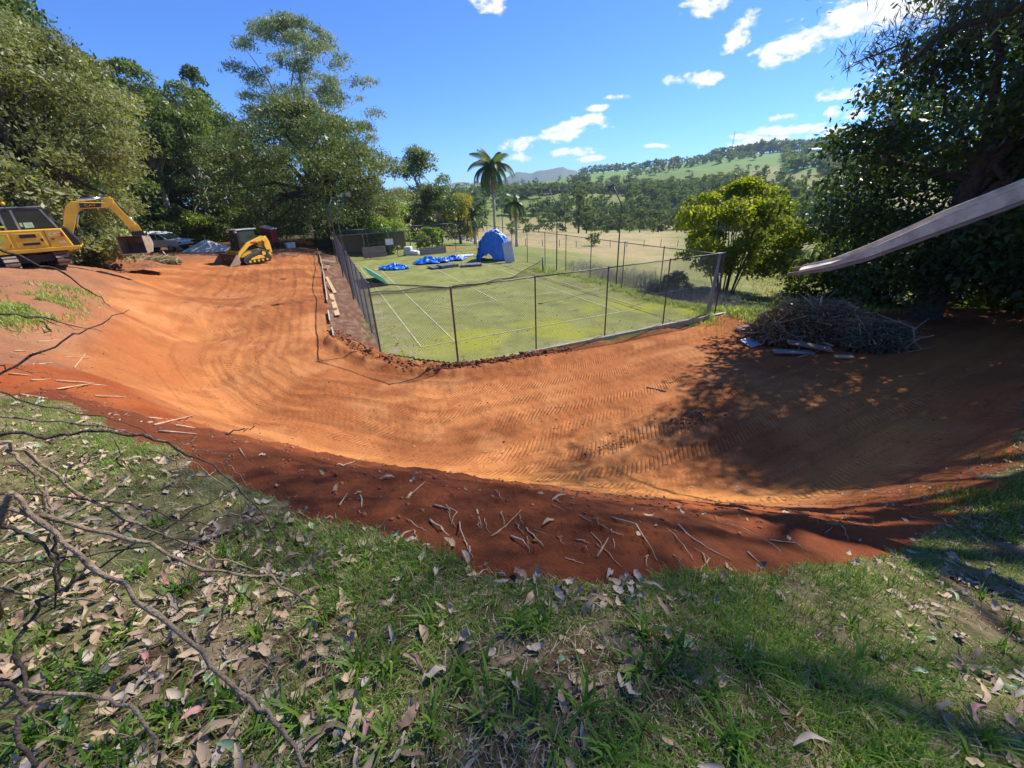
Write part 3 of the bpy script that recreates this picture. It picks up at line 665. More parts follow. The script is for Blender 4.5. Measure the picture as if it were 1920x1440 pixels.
def make_clumps(rng, H, h0, rx, ry, n, rc, top_flat=.0, shape=1.0, lean=(0, 0)):
    out = []
    for k in range(n):
        u = rng.random(); th = rng.random()*2*math.pi
        zf = u; rad_ = (math.sin(math.pi*min(1, zf*.92+.08))**.6)*shape if shape else 1
        q = rng.random()**.45
        x = rx*q*rad_*math.cos(th)+lean[0]*zf; y = ry*q*rad_*math.sin(th)+lean[1]*zf; z = h0+(H-h0)*zf
        out.append((x, y, z-rc*.4, rc*rng.uniform(.65, 1.3)))
    return out
def limbs(mb, base, clumps, tr, h_split, rng, n=7, nmax=26, bend=.15):
    tips = clumps if len(clumps) <= nmax else [clumps[i] for i in rng.choice(len(clumps), nmax, replace=False)]
    for c in tips:
        s = rng.uniform(.55, 1.0)*h_split; a = np.array([base[0]*s/h_split, base[1]*s/h_split, s]); b = np.array(c[:3]); m1 = a+(b-a)*.4+np.array([rng.normal()*bend, rng.normal()*bend, .10])*np.linalg.norm(b-a)
        r0 = tr*rng.uniform(.25, .45)
        mb.tube([a, m1, a+(b-a)*.75+rng.normal(size=3)*.2, b], [r0, r0*.7, r0*.4, r0*.12], n, cap=False)
def tree(name, label, loc, H, h0, rx, ry, tr, nclump, rc, nleaf, leaf, lm, bark, group=None, seed=1, top_flat=0, flat=.7, shell=.5, up=.5, aspect=.42, shape=1.0, lean=(0, 0), tlean=(0, 0), rz=0., cat='tree', droop=0., split=.5, clumps=None, extra=(), nstem=1, stem_spread=.3, low=-.5):
    rng = np.random.default_rng(seed)
    root = empty(name, loc, rz, label, cat, group)
    cl_ = clumps if clumps is not None else make_clumps(rng, H, h0, rx, ry, nclump, rc, top_flat, shape, lean)
    for (ex, ey, ez, er) in extra: cl_ = cl_+[(ex-loc[0], ey-loc[1], ez-loc[2], er)]
    mb = MB(); hs = h0+(H-h0)*split
    for st in range(nstem):
        bx = by = 0.0
        if nstem > 1: w = 2*math.pi*st/nstem; bx = stem_spread*math.cos(w)*rng.uniform(.3, 1); by = stem_spread*math.sin(w)*rng.uniform(.3, 1)
        tl = (tlean[0]+bx*2.5, tlean[1]+by*2.5)
        pts = [(bx, by, -.4), (bx, by, .15), (bx+tl[0]*.3+rng.normal()*.08, by+tl[1]*.3, hs*.35), (bx+tl[0]*.7+rng.normal()*.15, by+tl[1]*.7+rng.normal()*.15, hs*.7), (bx+tl[0], by+tl[1], hs), (bx+tl[0]*1.2+lean[0]*.5, by+tl[1]*1.2+lean[1]*.5, h0+(H-h0)*.85)]
        mb.tube(pts, [tr*1.9, tr*1.35, tr, tr*.85, tr*.65, tr*.12], 10 if nstem == 1 else 7, cap=False)
    limbs(mb, tlean, cl_[:len(cl_)-len(extra)], tr, hs, rng)
    if extra:
        ep = [np.array([0, 0, hs*.8])]+[np.array(c[:3]) for c in cl_[len(cl_)-len(extra):]][::-1]
        mb.tube(ep, list(np.linspace(tr*.3, .012, len(ep))), 6, cap=False)
        for q in ep[1:]:
            for j in range(2): mb.tube([q, q+rng.normal(size=3)*.5, q+rng.normal(size=3)*1.0+np.array([0, 0, -.2])], [.009, .006, .002], 4, cap=False)
    mb.build('trunk', bark, root, smooth=True)
    p, v, ci = crown_points(cl_, nleaf, rng, shell, flat, low)
    V, Fl = leaf_arrays(p, leaf, rng, up, aspect, v*np.array([1, 1, .6]), droop)
    cv = rng.random(len(cl_))
    lv = np.clip(.55*rng.random(nleaf)+.45*cv[ci], 0, 1)
    o = np_mesh('crown', V, Fl, lm, {'lv': (np.repeat(lv, 4), 'FLOAT')}, parent=root)
    return root

LM = {}
LM['olive'] = leaf_mat('foliage_olive', (.125, .14, .05), (.3, .305, .14), .35)
LM['mid'] = leaf_mat('foliage_mid', (.075, .115, .03), (.2, .25, .075), .35)
LM['deep'] = leaf_mat('foliage_deep', (.05, .08, .028), (.125, .165, .05), .35)
LM['fig'] = leaf_mat('foliage_fig', (.065, .10, .03), (.19, .225, .075), .32, hue=(.3, .2, .06))
LM['euc'] = leaf_mat('foliage_gum', (.13, .165, .115), (.27, .31, .215), .4)
LM['yellow'] = leaf_mat('foliage_yellow', (.24, .22, .02), (.46, .4, .05), .4)
LM['lime'] = leaf_mat('foliage_lime', (.11, .17, .02), (.3, .36, .04), .45)
LM['bright'] = leaf_mat('foliage_bright', (.075, .13, .022), (.28, .32, .038), .5, tcol=(1.8, 1.7, .35), rough=.5, spec=.2)
LM['right'] = leaf_mat('foliage_shade', (.025, .05, .018), (.07, .105, .03), .35, rough=.42, spec=.3)
LM['under'] = leaf_mat('foliage_under', (.05, .085, .02), (.15, .19, .04), .5, tcol=(1.9, 1.8, .4))
LM['needle'] = leaf_mat('foliage_needle', (.05, .075, .05), (.1, .13, .09), .3)
LM['palm'] = leaf_mat('palm_frond', (.10, .15, .07), (.2, .25, .13), .35, rough=.45)
LM['grass'] = leaf_mat('lawn_blades', (.075, .16, .014), (.27, .40, .06), .4, rough=.55, hue=(.46, .38, .2))
LM['thatch'] = leaf_mat('dry_thatch', (.16, .11, .06), (.52, .43, .28), .15, rough=.8, tcol=(1.1, 1, .8))
LM['grass_lit'] = leaf_mat('bank_grass', (.2, .26, .06), (.45, .48, .18), .4)
LM['weed'] = leaf_mat('rough_grass', (.16, .17, .04), (.38, .35, .13), .35)
LM['far'] = leaf_mat('far_foliage', (.08, .115, .045), (.185, .22, .085), .3, rough=.9, spec=.05)
LM['far_lime'] = leaf_mat('valley_foliage_light', (.10, .14, .035), (.22, .25, .08), .3, rough=.9, spec=.05)

def gl(px, py, z): p = gp(px, py, z); return (p[0], p[1], gz(p[0], p[1]))
def on(x, y, dz=-.05): return (x, y, gz(x, y)+dz)
# left-hand forest ------------------------------------------------
def at_az(px, dist, py=440):          # ground point seen along an image direction at a horizontal distance
    d = ray(px, py); h = math.hypot(d[0], d[1]); return CAM[0]+d[0]/h*dist, CAM[1]+d[1]/h*dist
def top_h(px, py, dist, g):           # height above ground g of what shows at (px, py) at that distance
    d = ray(px, py); h = math.hypot(d[0], d[1]); return CAM[2]+d[2]/h*dist-g
def ftree(name, lab, px, py_mid, py_top, dist, h0, rx, nclump, rc, nleaf, leaf, lm, bark, group, seed, tr=.35, **kw):
    x, y = at_az(px, dist, py_mid); g = on(x, y); H = top_h(px, py_top, dist, g[2])
    return tree(name, lab, g, H-rc*.45, h0, rx, rx*.92, tr, nclump, rc, nleaf, leaf, lm, bark, group, seed, **kw)
TG = 'trees behind the earthworks'
ftree('olive_leaved_tree', 'tall olive green tree leaning behind the yellow excavator', 72, 200, 22, 37, 3.6, 4.6, 85, 1.15, 36000, .19, LM['olive'], MT['bark_dark'], TG, 21, .42, tlean=(-1.6, -.3), flat=.6)
ftree('olive_leaved_tree', 'olive green tree rising behind the excavator cab', -40, 200, -30, 34, 1.5, 5.6, 85, 1.2, 32000, .19, LM['olive'], MT['bark_dark'], TG, 22, .4, flat=.6)
ftree('broadleaf_tree', 'sunlit mid green broadleaf tree behind the white utility truck', 262, 250, 98, 66, 1, 6.8, 80, 1.4, 28000, .3, LM['mid'], MT['bark_pale'], TG, 23, aspect=.5, flat=.55)
ftree('broadleaf_tree', 'tall broadleaf tree behind the gravel heap', 350, 270, 140, 68, 1, 7.6, 85, 1.45, 28000, .3, LM['mid'], MT['bark_pale'], TG, 24, aspect=.5, flat=.55)
ftree('spreading_fig_tree', 'huge rounded dark fig tree at the end of the dirt road', 575, 315, 172, 54, 1.8, 9.6, 190, 1.9, 64000, .25, LM['fig'], MT['bark_dark'], None, 25, .7, flat=.6, split=.35, low=-.2, shell=.6)
ftree('spreading_fig_tree', 'silvery side tree leaning out of the fig towards the court', 678, 350, 262, 56, .6, 4.6, 50, 1.5, 22000, .22, LM['olive'], MT['bark_dark'], None, 28, .3, flat=.6)
ftree('tall_gum_tree', 'very tall airy gum tree rising above the rounded fig', 560, 130, 14, 90, 13, 12.5, 150, 1.9, 46000, .42, LM['euc'], MT['bark_pale'], None, 26, .6, flat=.5, shell=.2, aspect=.3, split=.3)
for k, (px, py, dist, s_, lab) in enumerate([(190, 300, 72, 1.1, 'dark forest tree filling the gap behind the olive tree'), (430, 320, 76, .85, 'dark forest tree in the gap beside the rounded fig'), (20, 300, 52, 1.0, 'dark forest tree behind the excavator boom'), (300, 300, 84, 1.15, 'forest tree standing back behind the broadleaf trees'), (470, 380, 74, .7, 'dark understorey tree under the fig'), (110, 300, 62, 1.05, 'dark forest tree behind the leaning olive tree'), (-90, 250, 45, 1., 'forest tree out past the excavator'), (700, 400, 72, .5, 'dark tree behind the lean-to shed'), (380, 330, 80, .9, 'dark forest tree behind the red machine'), (630, 390, 74, .7, 'dark tree behind the trunk of the fig'), (255, 400, 80, .6, 'low dark tree behind the utility truck'), (340, 410, 82, .55, 'low dark tree behind the gravel heap'), (540, 400, 84, .7, 'dark tree deep behind the fig')]):
    x, y = at_az(px, dist, py)
    if k == 0: D0 = tree('forest_tree', lab, on(x, y), 17, .3, 6.2, 6.2, .35, 80, 2.0, 34000, .34, LM['deep'], MT['bark_dark'], 'dark forest trees along the left', 27, aspect=.5, shape=1.15); D0.scale = (s_,)*3
    else:
        c = copy_tree(D0); c.location = on(x, y); c.rotation_euler = (0, 0, k*1.7); c.scale = (s_, s_, s_*(1+.06*(k % 3))); c['label'] = lab
# understorey shrubs in front of the dark trees
for k, (px, dist, s_, lab, key) in enumerate([(385, 62, 1.5, 'low leafy shrub beside the gravel heap', 'lime'), (60, 30, 1.8, 'olive shrub just behind the excavator', 'olive'), (150, 40, 1.4, 'pale shrub behind the excavator bucket', 'olive'), (160, 33, 1.2, 'small olive shrub under the excavator boom', 'olive'), (430, 62, 1.7, 'dark shrub behind the track loader', 'mid'), (270, 66, 2.1, 'leafy shrub behind the utility truck canopy', 'mid'), (330, 66, 1.6, 'leafy shrub behind the utility truck bonnet', 'deep'), (505, 66, 2.0, 'dark shrub behind the red machine', 'deep'), (660, 57, 2.0, 'grey green shrub left of the shed roof', 'olive'), (715, 52, 1.7, 'lime green tree beside the white notice', 'lime'), (735, 60, 2.4, 'lime green tree behind the back fence', 'lime')]):
    x, y = at_az(px, dist)
    tree('shrub', lab, on(x, y), 2.4*s_, .1, 1.3*s_, 1.2*s_, .07*s_, 18, .62*s_, 5000, .15+.05*s_, LM[key], MT['bark_dark'], 'shrubs below the forest', 40+k, cat='shrub', aspect=.5)
ftree('slender_tree', 'tall dense tree with pale stems between the fig and the palm', 788, 350, 268, 78, 1, 5.4, 70, 1.6, 22000, .36, LM['mid'], MT['bark_pale'], None, 61, .28)
ftree('slender_tree', 'dark green bushy tree right behind the back fence', 822, 390, 335, 72, .5, 3.9, 34, 1.4, 10000, .33, LM['deep'], MT['bark_pale'], None, 62, .2)
ftree('yellow_leaved_tree', 'yellow green tree beside the tall palm', 858, 390, 352, 74, .5, 3.0, 30, 1.1, 9000, .27, LM['yellow'], MT['bark'], None, 63, .18)
x, y = at_az(808, 50); tree('shrub', 'round leafy bush behind the low boards past the back fence', on(x, y), 2.6, .3, 1.7, 1.5, .06, 22, .5, 5200, .2, LM['lime'], MT['bark'], None, 64, cat='shrub', aspect=.55)
ftree('pine_tree', 'dark pointed pine top showing above the forest', 378, 200, 122, 86, 12, 2.2, 40, 1.1, 8000, .4, LM['deep'], MT['bark_dark'], None, 65, .3, shape=.7)

# palms -----------------------------------------------------------
def palm(label, loc, h, fl, nf, seed, tr=.2):
    rng = np.random.default_rng(seed); r = empty('palm_tree', loc, 0, label, 'palm', 'palms behind the tarp tent')
    mb = MB(); mb.tube([(0, 0, -.3), (0, 0, 1), (.1, 0, h*.5), (.05, .05, h-.9)], [tr*1.5, tr*1.1, tr, tr*.85], 10); mb.build('trunk', MT['bark_pale'], r, smooth=True)
    mb = MB(); mb.tube([(.05, .05, h-1.0), (.05, .05, h-.4), (.05, .05, h+.5)], [tr*.9, tr*1.2, tr*.4], 10); mb.build('crownshaft', mat('crownshaft', (.16, .24, .1), .5), r, smooth=True)
    for k in range(nf):
        az = 2.4*k+rng.normal()*.2; e0 = math.radians(rng.uniform(-15, 82)); L = fl*rng.uniform(.8, 1.1); pts = []; q = np.array([.05, .05, h+.1]); e = e0; n = 16
        for j in range(n+1):
            pts.append(q.copy()); q = q+np.array([math.cos(az)*math.cos(e), math.sin(az)*math.cos(e), math.sin(e)])*L/n; e -= math.radians(5.2+3.2*math.cos(e0))
        mb = MB(); mb.tube(pts, list(np.linspace(.045, .008, n+1)), 4, cap=False)
        V = []; Fc = []; side = np.array([-math.sin(az), math.cos(az), 0])
        for j in range(3, n*4):
            t = j/(n*4); i = min(int(t*n), n-1); f = t*n-i; b = pts[i]*(1-f)+pts[i+1]*f; tg = pts[i+1]-pts[i]; tg = tg/np.linalg.norm(tg)
            ll = fl*.3*math.sin(math.pi*min(1, t*.85+.12))**.7
            for sg in (-1, 1):
                dr = side*sg*.75+tg*.55+np.array([0, 0, -.75]); dr = dr/np.linalg.norm(dr); w = tg*.05
                bi = len(V); V += [b-w, b+w, b+dr*ll]; Fc.append((bi, bi+1, bi+2))
        mb.add(V, Fc); o = mb.build('frond', LM['palm'], r)
    if True:
        mb = MB()
        for k in range(60): a = rng.random()*6.28; q = .5*rng.random(); mb.tube([(.05, .05, h-1.0), (.05+q*math.cos(a)*1.2, .05+q*math.sin(a)*1.2, h-1.5), (.05+q*math.cos(a)*1.4, .05+q*math.sin(a)*1.4, h-2.4-.8*rng.random())], .018, 3, cap=False)
        tag(mb.build('seed_strands', MT['root'], r), kind='stuff')
    return r
x, y = at_az(922, 66, 330); palm('tall palm with arching feathery fronds behind the blue tent', on(x, y), 10.6, 4.3, 26, 71)
x, y = at_az(968, 70); palm('shorter palm right of the tall one behind the tent', on(x, y), 6.4, 3.4, 13, 72)
x, y = at_az(890, 72); palm('low palm left of the tall one by the yellow tree', on(x, y), 4.6, 3.2, 12, 73)

# bright multi-stem tree beyond the right corner of the court
x, y = gp(1372, 545, -.6)[:2]
tree('multi_stemmed_tree', 'bright yellow green multi-stemmed tree beyond the fence corner', on(x+.6, y+1.0), 6.6, 1.5, 3.9, 3.6, .034, 95, .85, 32000, .2, LM['bright'], MT['bark'], None, 81, aspect=.5, nstem=14, stem_spread=.75, split=.75, shape=1.05, flat=.6)
# big dark tree at right
rc_ = [(0, 0, 9, 3), (-2.5, 1, 6, 2.4)]
tree('large_shade_tree', 'huge dark broadleaf tree with a thick flared trunk beside the brush heap', on(18.6, -7.6, -.1), 15.5, 1.7, 4.7, 4.7, .37, 120, 1.5, 60000, .21, LM['right'], MT['bark_dark'], None, 82, split=.35, aspect=.5, flat=.65, shell=.35, shape=1.1, lean=(1.5, -1.0))
tree('large_shade_tree', 'dark leafy tree standing past the flared trunk', on(28, -4.6), 13, .2, 6.2, 6.2, .4, 90, 1.8, 30000, .28, LM['right'], MT['bark_dark'], None, 83, split=.35, aspect=.5, shell=.3, shape=1.2)
tree('large_shade_tree', 'dark low branched tree right of the flared trunk', on(21.5, -11.6), 11, .8, 4.2, 4.2, .25, 60, 1.5, 20000, .22, LM['right'], MT['bark_dark'], None, 88, split=.35, aspect=.5, shell=.3, shape=1.2)
for k, (x, y, h, lab) in enumerate([(23.5, -4.2, 4.2, 'leafy backlit bush left of the flared trunk'), (25.5, -8.0, 4.6, 'leafy backlit bush right behind the flared trunk'), (27, -12.0, 4.8, 'leafy bush at the dark end of the cleared ground'), (24.5, -1.0, 3.0, 'low leafy bush at the paddock edge of the shade')]):
    tree('shrub', lab, on(x, y), h, .1, 2.5, 2.3, .08, 26, .9, 8000, .2, LM['under'], MT['bark_dark'], None, 190+k, cat='shrub', aspect=.5, shape=1.2, shell=.2)
tree('casuarina_tree', 'fine needled tree whose boughs hang out above the slide', on(14.0, -13.2), 22, 6.5, 8.0, 6.6, .45, 150, 1.5, 62000, .3, LM['needle'], MT['bark_dark'], None, 84, extra=[(*at(px, py, d_), r_) for (px, py, d_, r_) in [(1600, 118, 11.5, .7), (1650, 100, 11.3, 1.0), (1705, 75, 11.2, 1.2), (1690, 130, 11.4, .8), (1770, 60, 11.1, 1.4), (1830, 40, 11., 1.5), (1900, 20, 10.8, 1.8)]], split=.4, aspect=.075, shell=.15, droop=.6, shape=1.2)
tree('gum_tree', 'leafy gum tree shading the lawn from behind the slide', on(11, -19.5), 19, 6, 7.5, 6.2, .4, 70, 1.5, 10000, .24, LM['euc'], MT['bark_pale'], None, 85, split=.4, aspect=.3, shell=.3)
x, y = at_az(1535, 62); tree('valley_tree', 'rounded green tree at the paddock edge left of the dark tree', on(x, y), 8.5, .3, 3.6, 3.2, .2, 30, 1.3, 12000, .3, LM['mid'], MT['bark'], None, 86)
x, y = at_az(1580, 52); tree('valley_tree', 'sunlit feathery tree half hidden by the dark tree', on(x, y), 6.5, .3, 2.8, 2.6, .15, 24, 1.1, 9000, .28, LM['lime'], MT['bark'], None, 87)

# ------------------------------------------------------------------ machines
def text_part(body, size, mtx, material, parent, name='lettering'):
    cu = bpy.data.curves.new('t', 'FONT'); cu.body = body; cu.size = size; cu.extrude = .002; cu.align_x = 'CENTER'; cu.align_y = 'CENTER'; cu.resolution_u = 2
    o = bpy.data.objects.new('t', cu); col.objects.link(o); dg = bpy.context.evaluated_depsgraph_get(); me = bpy.data.meshes.new_from_object(o.evaluated_get(dg)); bpy.data.objects.remove(o)
    me.transform(mtx); me.materials.clear(); me.materials.append(material); r = bpy.data.objects.new(name, me); col.objects.link(r); r.parent = parent; return r
def side_mtx(x, y, z, sx=1.0): return Matrix.Translation((x, y, z)) @ Matrix.Rotation(math.pi/2, 4, 'X') @ Matrix.Diagonal((sx, 1, 1, 1))

def excavator():
    O = at(72, 500, 18.5); hd = math.atan2(RH[1], RH[0])+math.radians(41)
    O[2] = gz(O[0], O[1])+.03
    ax = np.array([math.cos(hd), math.sin(hd), 0]); n = np.cross(ax, [0, 0, 1])
    def L(px, py, off=0.0):
        Oo = O-n*0+np.array([-math.sin(hd), math.cos(hd), 0])*off
        d = ray(px, py); t = ((Oo-CAM) @ n)/(d @ n); X = CAM+d*t-O; return (float(X @ ax), float(X[2]))
    r = empty('excavator', O, hd, 'yellow compact excavator with raised bent boom and wide bucket', 'excavator')
    near = -.92
    # undercarriage, turned under the house
    Mu = Matrix.Rotation(math.radians(-78), 4, 'Z')
    for sg in (-1, 1):
        prof = [(-1.05, .12), (-.92, .02), (.92, .02), (1.05, .12), (1.12, .28), (1.0, .46), (.85, .52), (-.85, .52), (-1.0, .46), (-1.12, .28)]
        mb = MB(); mb.prism(prof, sg*.78-.2, sg*.78+.2, Mu); t = mb.build('track', MT['rubber'], r, bevel=.02)
        per = [(p_[0], p_[1]) for p_ in prof]
        for i in range(len(per)):
            a, b = Vector((per[i][0], 0, per[i][1])), Vector((per[(i+1) % len(per)][0], 0, per[(i+1) % len(per)][1])); m_ = max(1, round((b-a).length/.16)); an = math.atan2(b.z-a.z, b.x-a.x)
            for q in range(m_):
                c = a+(b-a)*((q+.5)/m_); mb = MB(); mb.box(-.055, .055, -.21, .21, -.012, .03, Mu @ Matrix.Translation((c.x, sg*.78, c.z)) @ Matrix.Rotation(-an, 4, 'Y') @ Matrix.Rotation(math.pi, 4, 'X')); mb.build('track_shoe', MT['track_steel'], t)
        for q in (-.62, -.2, .2, .62): mb = MB(); mb.tube([Mu @ Vector((q, sg*.78-.21, .16)), Mu @ Vector((q, sg*.78+.21, .16))], .1, 12); mb.build('roller', MT['black'], t)
    mb = MB(); mb.box(-.55, .55, -.6, .6, .2, .5, Mu); mb.tube([(0, 0, .45), (0, 0, .62)], .48, 20); mb.build('undercarriage', MT['black'], r)
    bl = MB(); bl.prism([(-1.42, .02), (-1.34, .02), (-1.30, .2), (-1.36, .44), (-1.42, .44)], -.98, .98, Mu); bl.box(-1.34, -.5, -.5, -.4, .2, .3, Mu); bl.box(-1.34, -.5, .4, .5, .2, .3, Mu); bl.build('dozer_blade', MT['yellow'], r, bevel=.01)
    # house
    mb = MB(); mb.prism([(-1.5, .62), (1.55, .62), (1.72, .70), (1.72, .78), (-1.55, .78)], -.94, .94); mb.build('deck', MT['yellow'], r, bevel=.02)
    mb = MB(); mb.prism([(-1.0, .78), (1.5, .78), (1.34, 1.52), (-.95, 1.55)], near, -.18); cover = mb.build('side_cover', MT['yellow'], r, bevel=.035)
    mb = MB(); mb.prism([(-.2, .86), (.72, .86), (.66, 1.40), (-.2, 1.42)], near-.012, near+.03); mb.build('access_door', MT['yellow'], cover, bevel=.012)
    mb = MB(); mb.prism([(0., 1.22), (.5, 1.22), (.48, 1.36), (0., 1.36)], near-.02, near); mb.build('air_grille', MT['black'], cover)
    mb = MB(); mb.prism([(.0, .92), (.52, .92), (.5, 1.02), (.0, 1.02)], near-.02, near); mb.build('air_grille', MT['black'], cover)
    mb = MB(); mb.box(.58, .66, near-.03, near, 1.06, 1.16); mb.build('door_latch', MT['black'], cover)
    mb = MB(); mb.box(-.98, -.3, near-.014, near+.02, .86, 1.44); mb.build('access_door', MT['yellow'], cover, bevel=.012)
    mb = MB(); mb.box(.78, .80, near-.006, near+.02, .8, 1.5); mb.build('panel_seam', MT['black'], cover)
    text_part('CAT', .2, side_mtx(1.07, near-.012, 1.30, 1.05), MT['text_white'], cover)
    mb = MB(); mb.prism([(1.24, 1.20), (1.36, 1.20), (1.33, 1.39), (1.24, 1.39)], near-.008, near+.01); mb.build('logo_mark', MT['text_red'], cover)
    mb = MB(); mb.box(.90, 1.0, near-.012, near+.01, 1.07, 1.16); mb.build('logo_mark', MT['text_red'], cover)
    text_part('306', .13, side_mtx(1.2, near-.012, .96, 1.2), MT['text_white'], cover)
    mb = MB(); mb.prism([(-1.0, .78), (-1.5, .80), (-1.64, 1.0), (-1.6, 1.4), (-1.4, 1.56), (-.96, 1.56)], -.9, .9); mb.build('counterweight', MT['yellow'], r, bevel=.06)
    mb = MB(); mb.prism([(1.5, .78), (1.74, .78), (1.72, 1.0), (1.5, 1.55), (1.36, 1.55)], near+.05, .2); mb.build('front_guard', MT['black'], r, bevel=.02)
    # cab on the far side
    cx0, cx1 = -.4, 1.0
    cp_ = [(cx0, .78), (1.38, .78), (1.4, 1.25), (1.0, 2.32), (.85, 2.4), (cx0+.08, 2.4), (cx0, 2.28)]
    cab = MB(); cab.prism(cp_, -.12, .88); cab = cab.build('cab', MT['black'], r, bevel=.05)
    for (nm, pr) in (('cab_window', [(.08, 1.58), (1.16, 1.58), (.9, 2.26), (.08, 2.28)]), ('cab_window', [(-.33, 1.58), (0., 1.58), (0., 2.28), (-.3, 2.28)])):
        mb = MB(); mb.prism(pr, -.14, -.115); mb.build(nm, MT['glass_dark'], cab)
    for pr in ([(-.4, 1.55), (-.33, 1.55), (-.3, 2.33), (-.37, 2.33)], [(0., 1.55), (.07, 1.55), (.07, 2.33), (0., 2.33)], [(1.16, 1.55), (1.24, 1.55), (.96, 2.33), (.89, 2.33)]): mb = MB(); mb.prism(pr, -.165, -.135); mb.build('cab_pillar', MT['steel_grey'], cab)
    mb = MB(); mb.box(.22, .5, -.155, -.142, 1.6, 1.82); mb.build('notice', MT['green_tag'], cab)
    mb = MB(); mb.box(.1, .18, -.155, -.142, 1.66, 1.82); mb.build('sticker', MT['green_tag'], cab)
    mb = MB(); mb.box(cx0+.02, .95, -.1, .86, 2.402, 2.46); mb.build('cab_roof', MT['steel_grey'], cab, bevel=.02)
    bx, bz = -.1, 2.46
    mb = MB(); mb.tube([(bx, .1, bz), (bx, .1, bz+.06)], .09, 14); b_ = mb.build('beacon_base', MT['black'], cab); mb = MB(); mb.tube([(bx, .1, bz+.06), (bx, .1, bz+.17), (bx, .1, bz+.21)], [.08, .075, .03], 14); mb.build('beacon', MT['orange'], cab, smooth=True)
    # boom, drawn in its own plane
    P = lambda pl: [L(*q) for q in pl]
    boom = P([(121, 466), (119, 430), (119, 405), (122, 388), (133, 377), (160, 379), (196, 379), (204, 370), (212, 372), (213, 382), (203, 390), (180, 390), (153, 392), (146, 400), (141, 422), (136, 446), (140, 468), (133, 472)])
    mb = MB(); mb.prism(boom, -.15, .15); bm_ = mb.build('boom', MT['yellow'], r, bevel=.02)
    st = P([(148, 381), (190, 381), (190, 388), (151, 390)]); mb = MB(); mb.prism(st, -.158, -.148); mb.build('boom_stripe', MT['black'], bm_)
    c0 = L(169, 385); text_part('CAT', .15, side_mtx(c0[0], -.164, c0[1], 1.4), MT['text_yellow'], bm_)
    arm = P([(200, 374), (211, 374), (226, 392), (247, 413), (262, 428), (258, 437), (249, 438), (236, 422), (214, 398), (203, 388)])
    mb = MB(); mb.prism(arm, -.11, .11); am = mb.build('dipper_arm', MT['yellow'], r, bevel=.015)
    def cyl(a, b, f, nm, y0=0., rr=.055):
        a = Vector((L(*a)[0], y0, L(*a)[1])); b = Vector((L(*b)[0], y0, L(*b)[1])); m_ = a+(b-a)*f
        o = MB(); o.tube([a, m_], rr, 12); c = o.build(nm, MT['black'] if nm != 'arm_cylinder' else MT['chrome'], r, smooth=True); o = MB(); o.tube([m_, b], rr*.6, 12); o.build('piston_rod', MT['chrome'], c, smooth=True)
    cyl((143, 375), (200, 371), .8, 'arm_cylinder', 0, .07); cyl((139, 462), (147, 402), .55, 'boom_cylinder', -.02, .06); cyl((216, 378), (256, 420), .6, 'bucket_cylinder', 0, .05)
    mb = MB(); mb.prism(P([(193, 371), (207, 368), (209, 377), (197, 380)]), -.13, .13); mb.build('cylinder_bracket', MT['yellow'], bm_, bevel=.01)
    mb = MB(); mb.prism(P([(248, 424), (258, 420), (266, 432), (262, 440), (252, 438)]), -.13, .13); mb.build('link', MT['yellow'], r, bevel=.01)
    mb = MB(); mb.prism(P([(246, 434), (268, 432), (272, 441), (248, 443)]), -.2, .2); mb.build('coupler', MT['black'], r, bevel=.01)
    # bucket: open side faces the machine
    o1, o2, o3, o4, o5 = P([(252, 442), (282, 443), (290, 455), (284, 471), (262, 474)])
    prof = [o1, o2, o3, o4, o5]; W = .56; bc = Vector(((o1[0]+o3[0])/2, 0, 0)); MB_ = Matrix.Translation(bc-Vector((.38, 0, 0))) @ Matrix.Rotation(math.radians(58), 4, 'Z') @ Matrix.Translation(-bc)
    mb = MB(); n_ = len(prof)
    V = []
    for (x, z) in prof: V += [tuple(MB_ @ Vector((x, -W, z))), tuple(MB_ @ Vector((x, W, z)))]
    Fb = [(2*i, 2*i+1, 2*i+3, 2*i+2) for i in range(n_-1)]; mb.add(V, Fb); o = mb.build('bucket', MT['bucket_steel'], r); sd = o.modifiers.new('s', 'SOLIDIFY'); sd.thickness = .035; sd.offset = 0
    for sg in (-1, 1):
        mb = MB(); mb.prism(prof, sg*W-.012, sg*W+.012, MB_); mb.build('bucket_side', MT['bucket_edge'], o)
    mb = MB(); mb.tube([MB_ @ Vector((o5[0], -W, o5[1])), MB_ @ Vector((o5[0], W, o5[1]))], .03, 6); mb.build('cutting_edge', MT['bucket_edge'], o)
    return r
excavator()

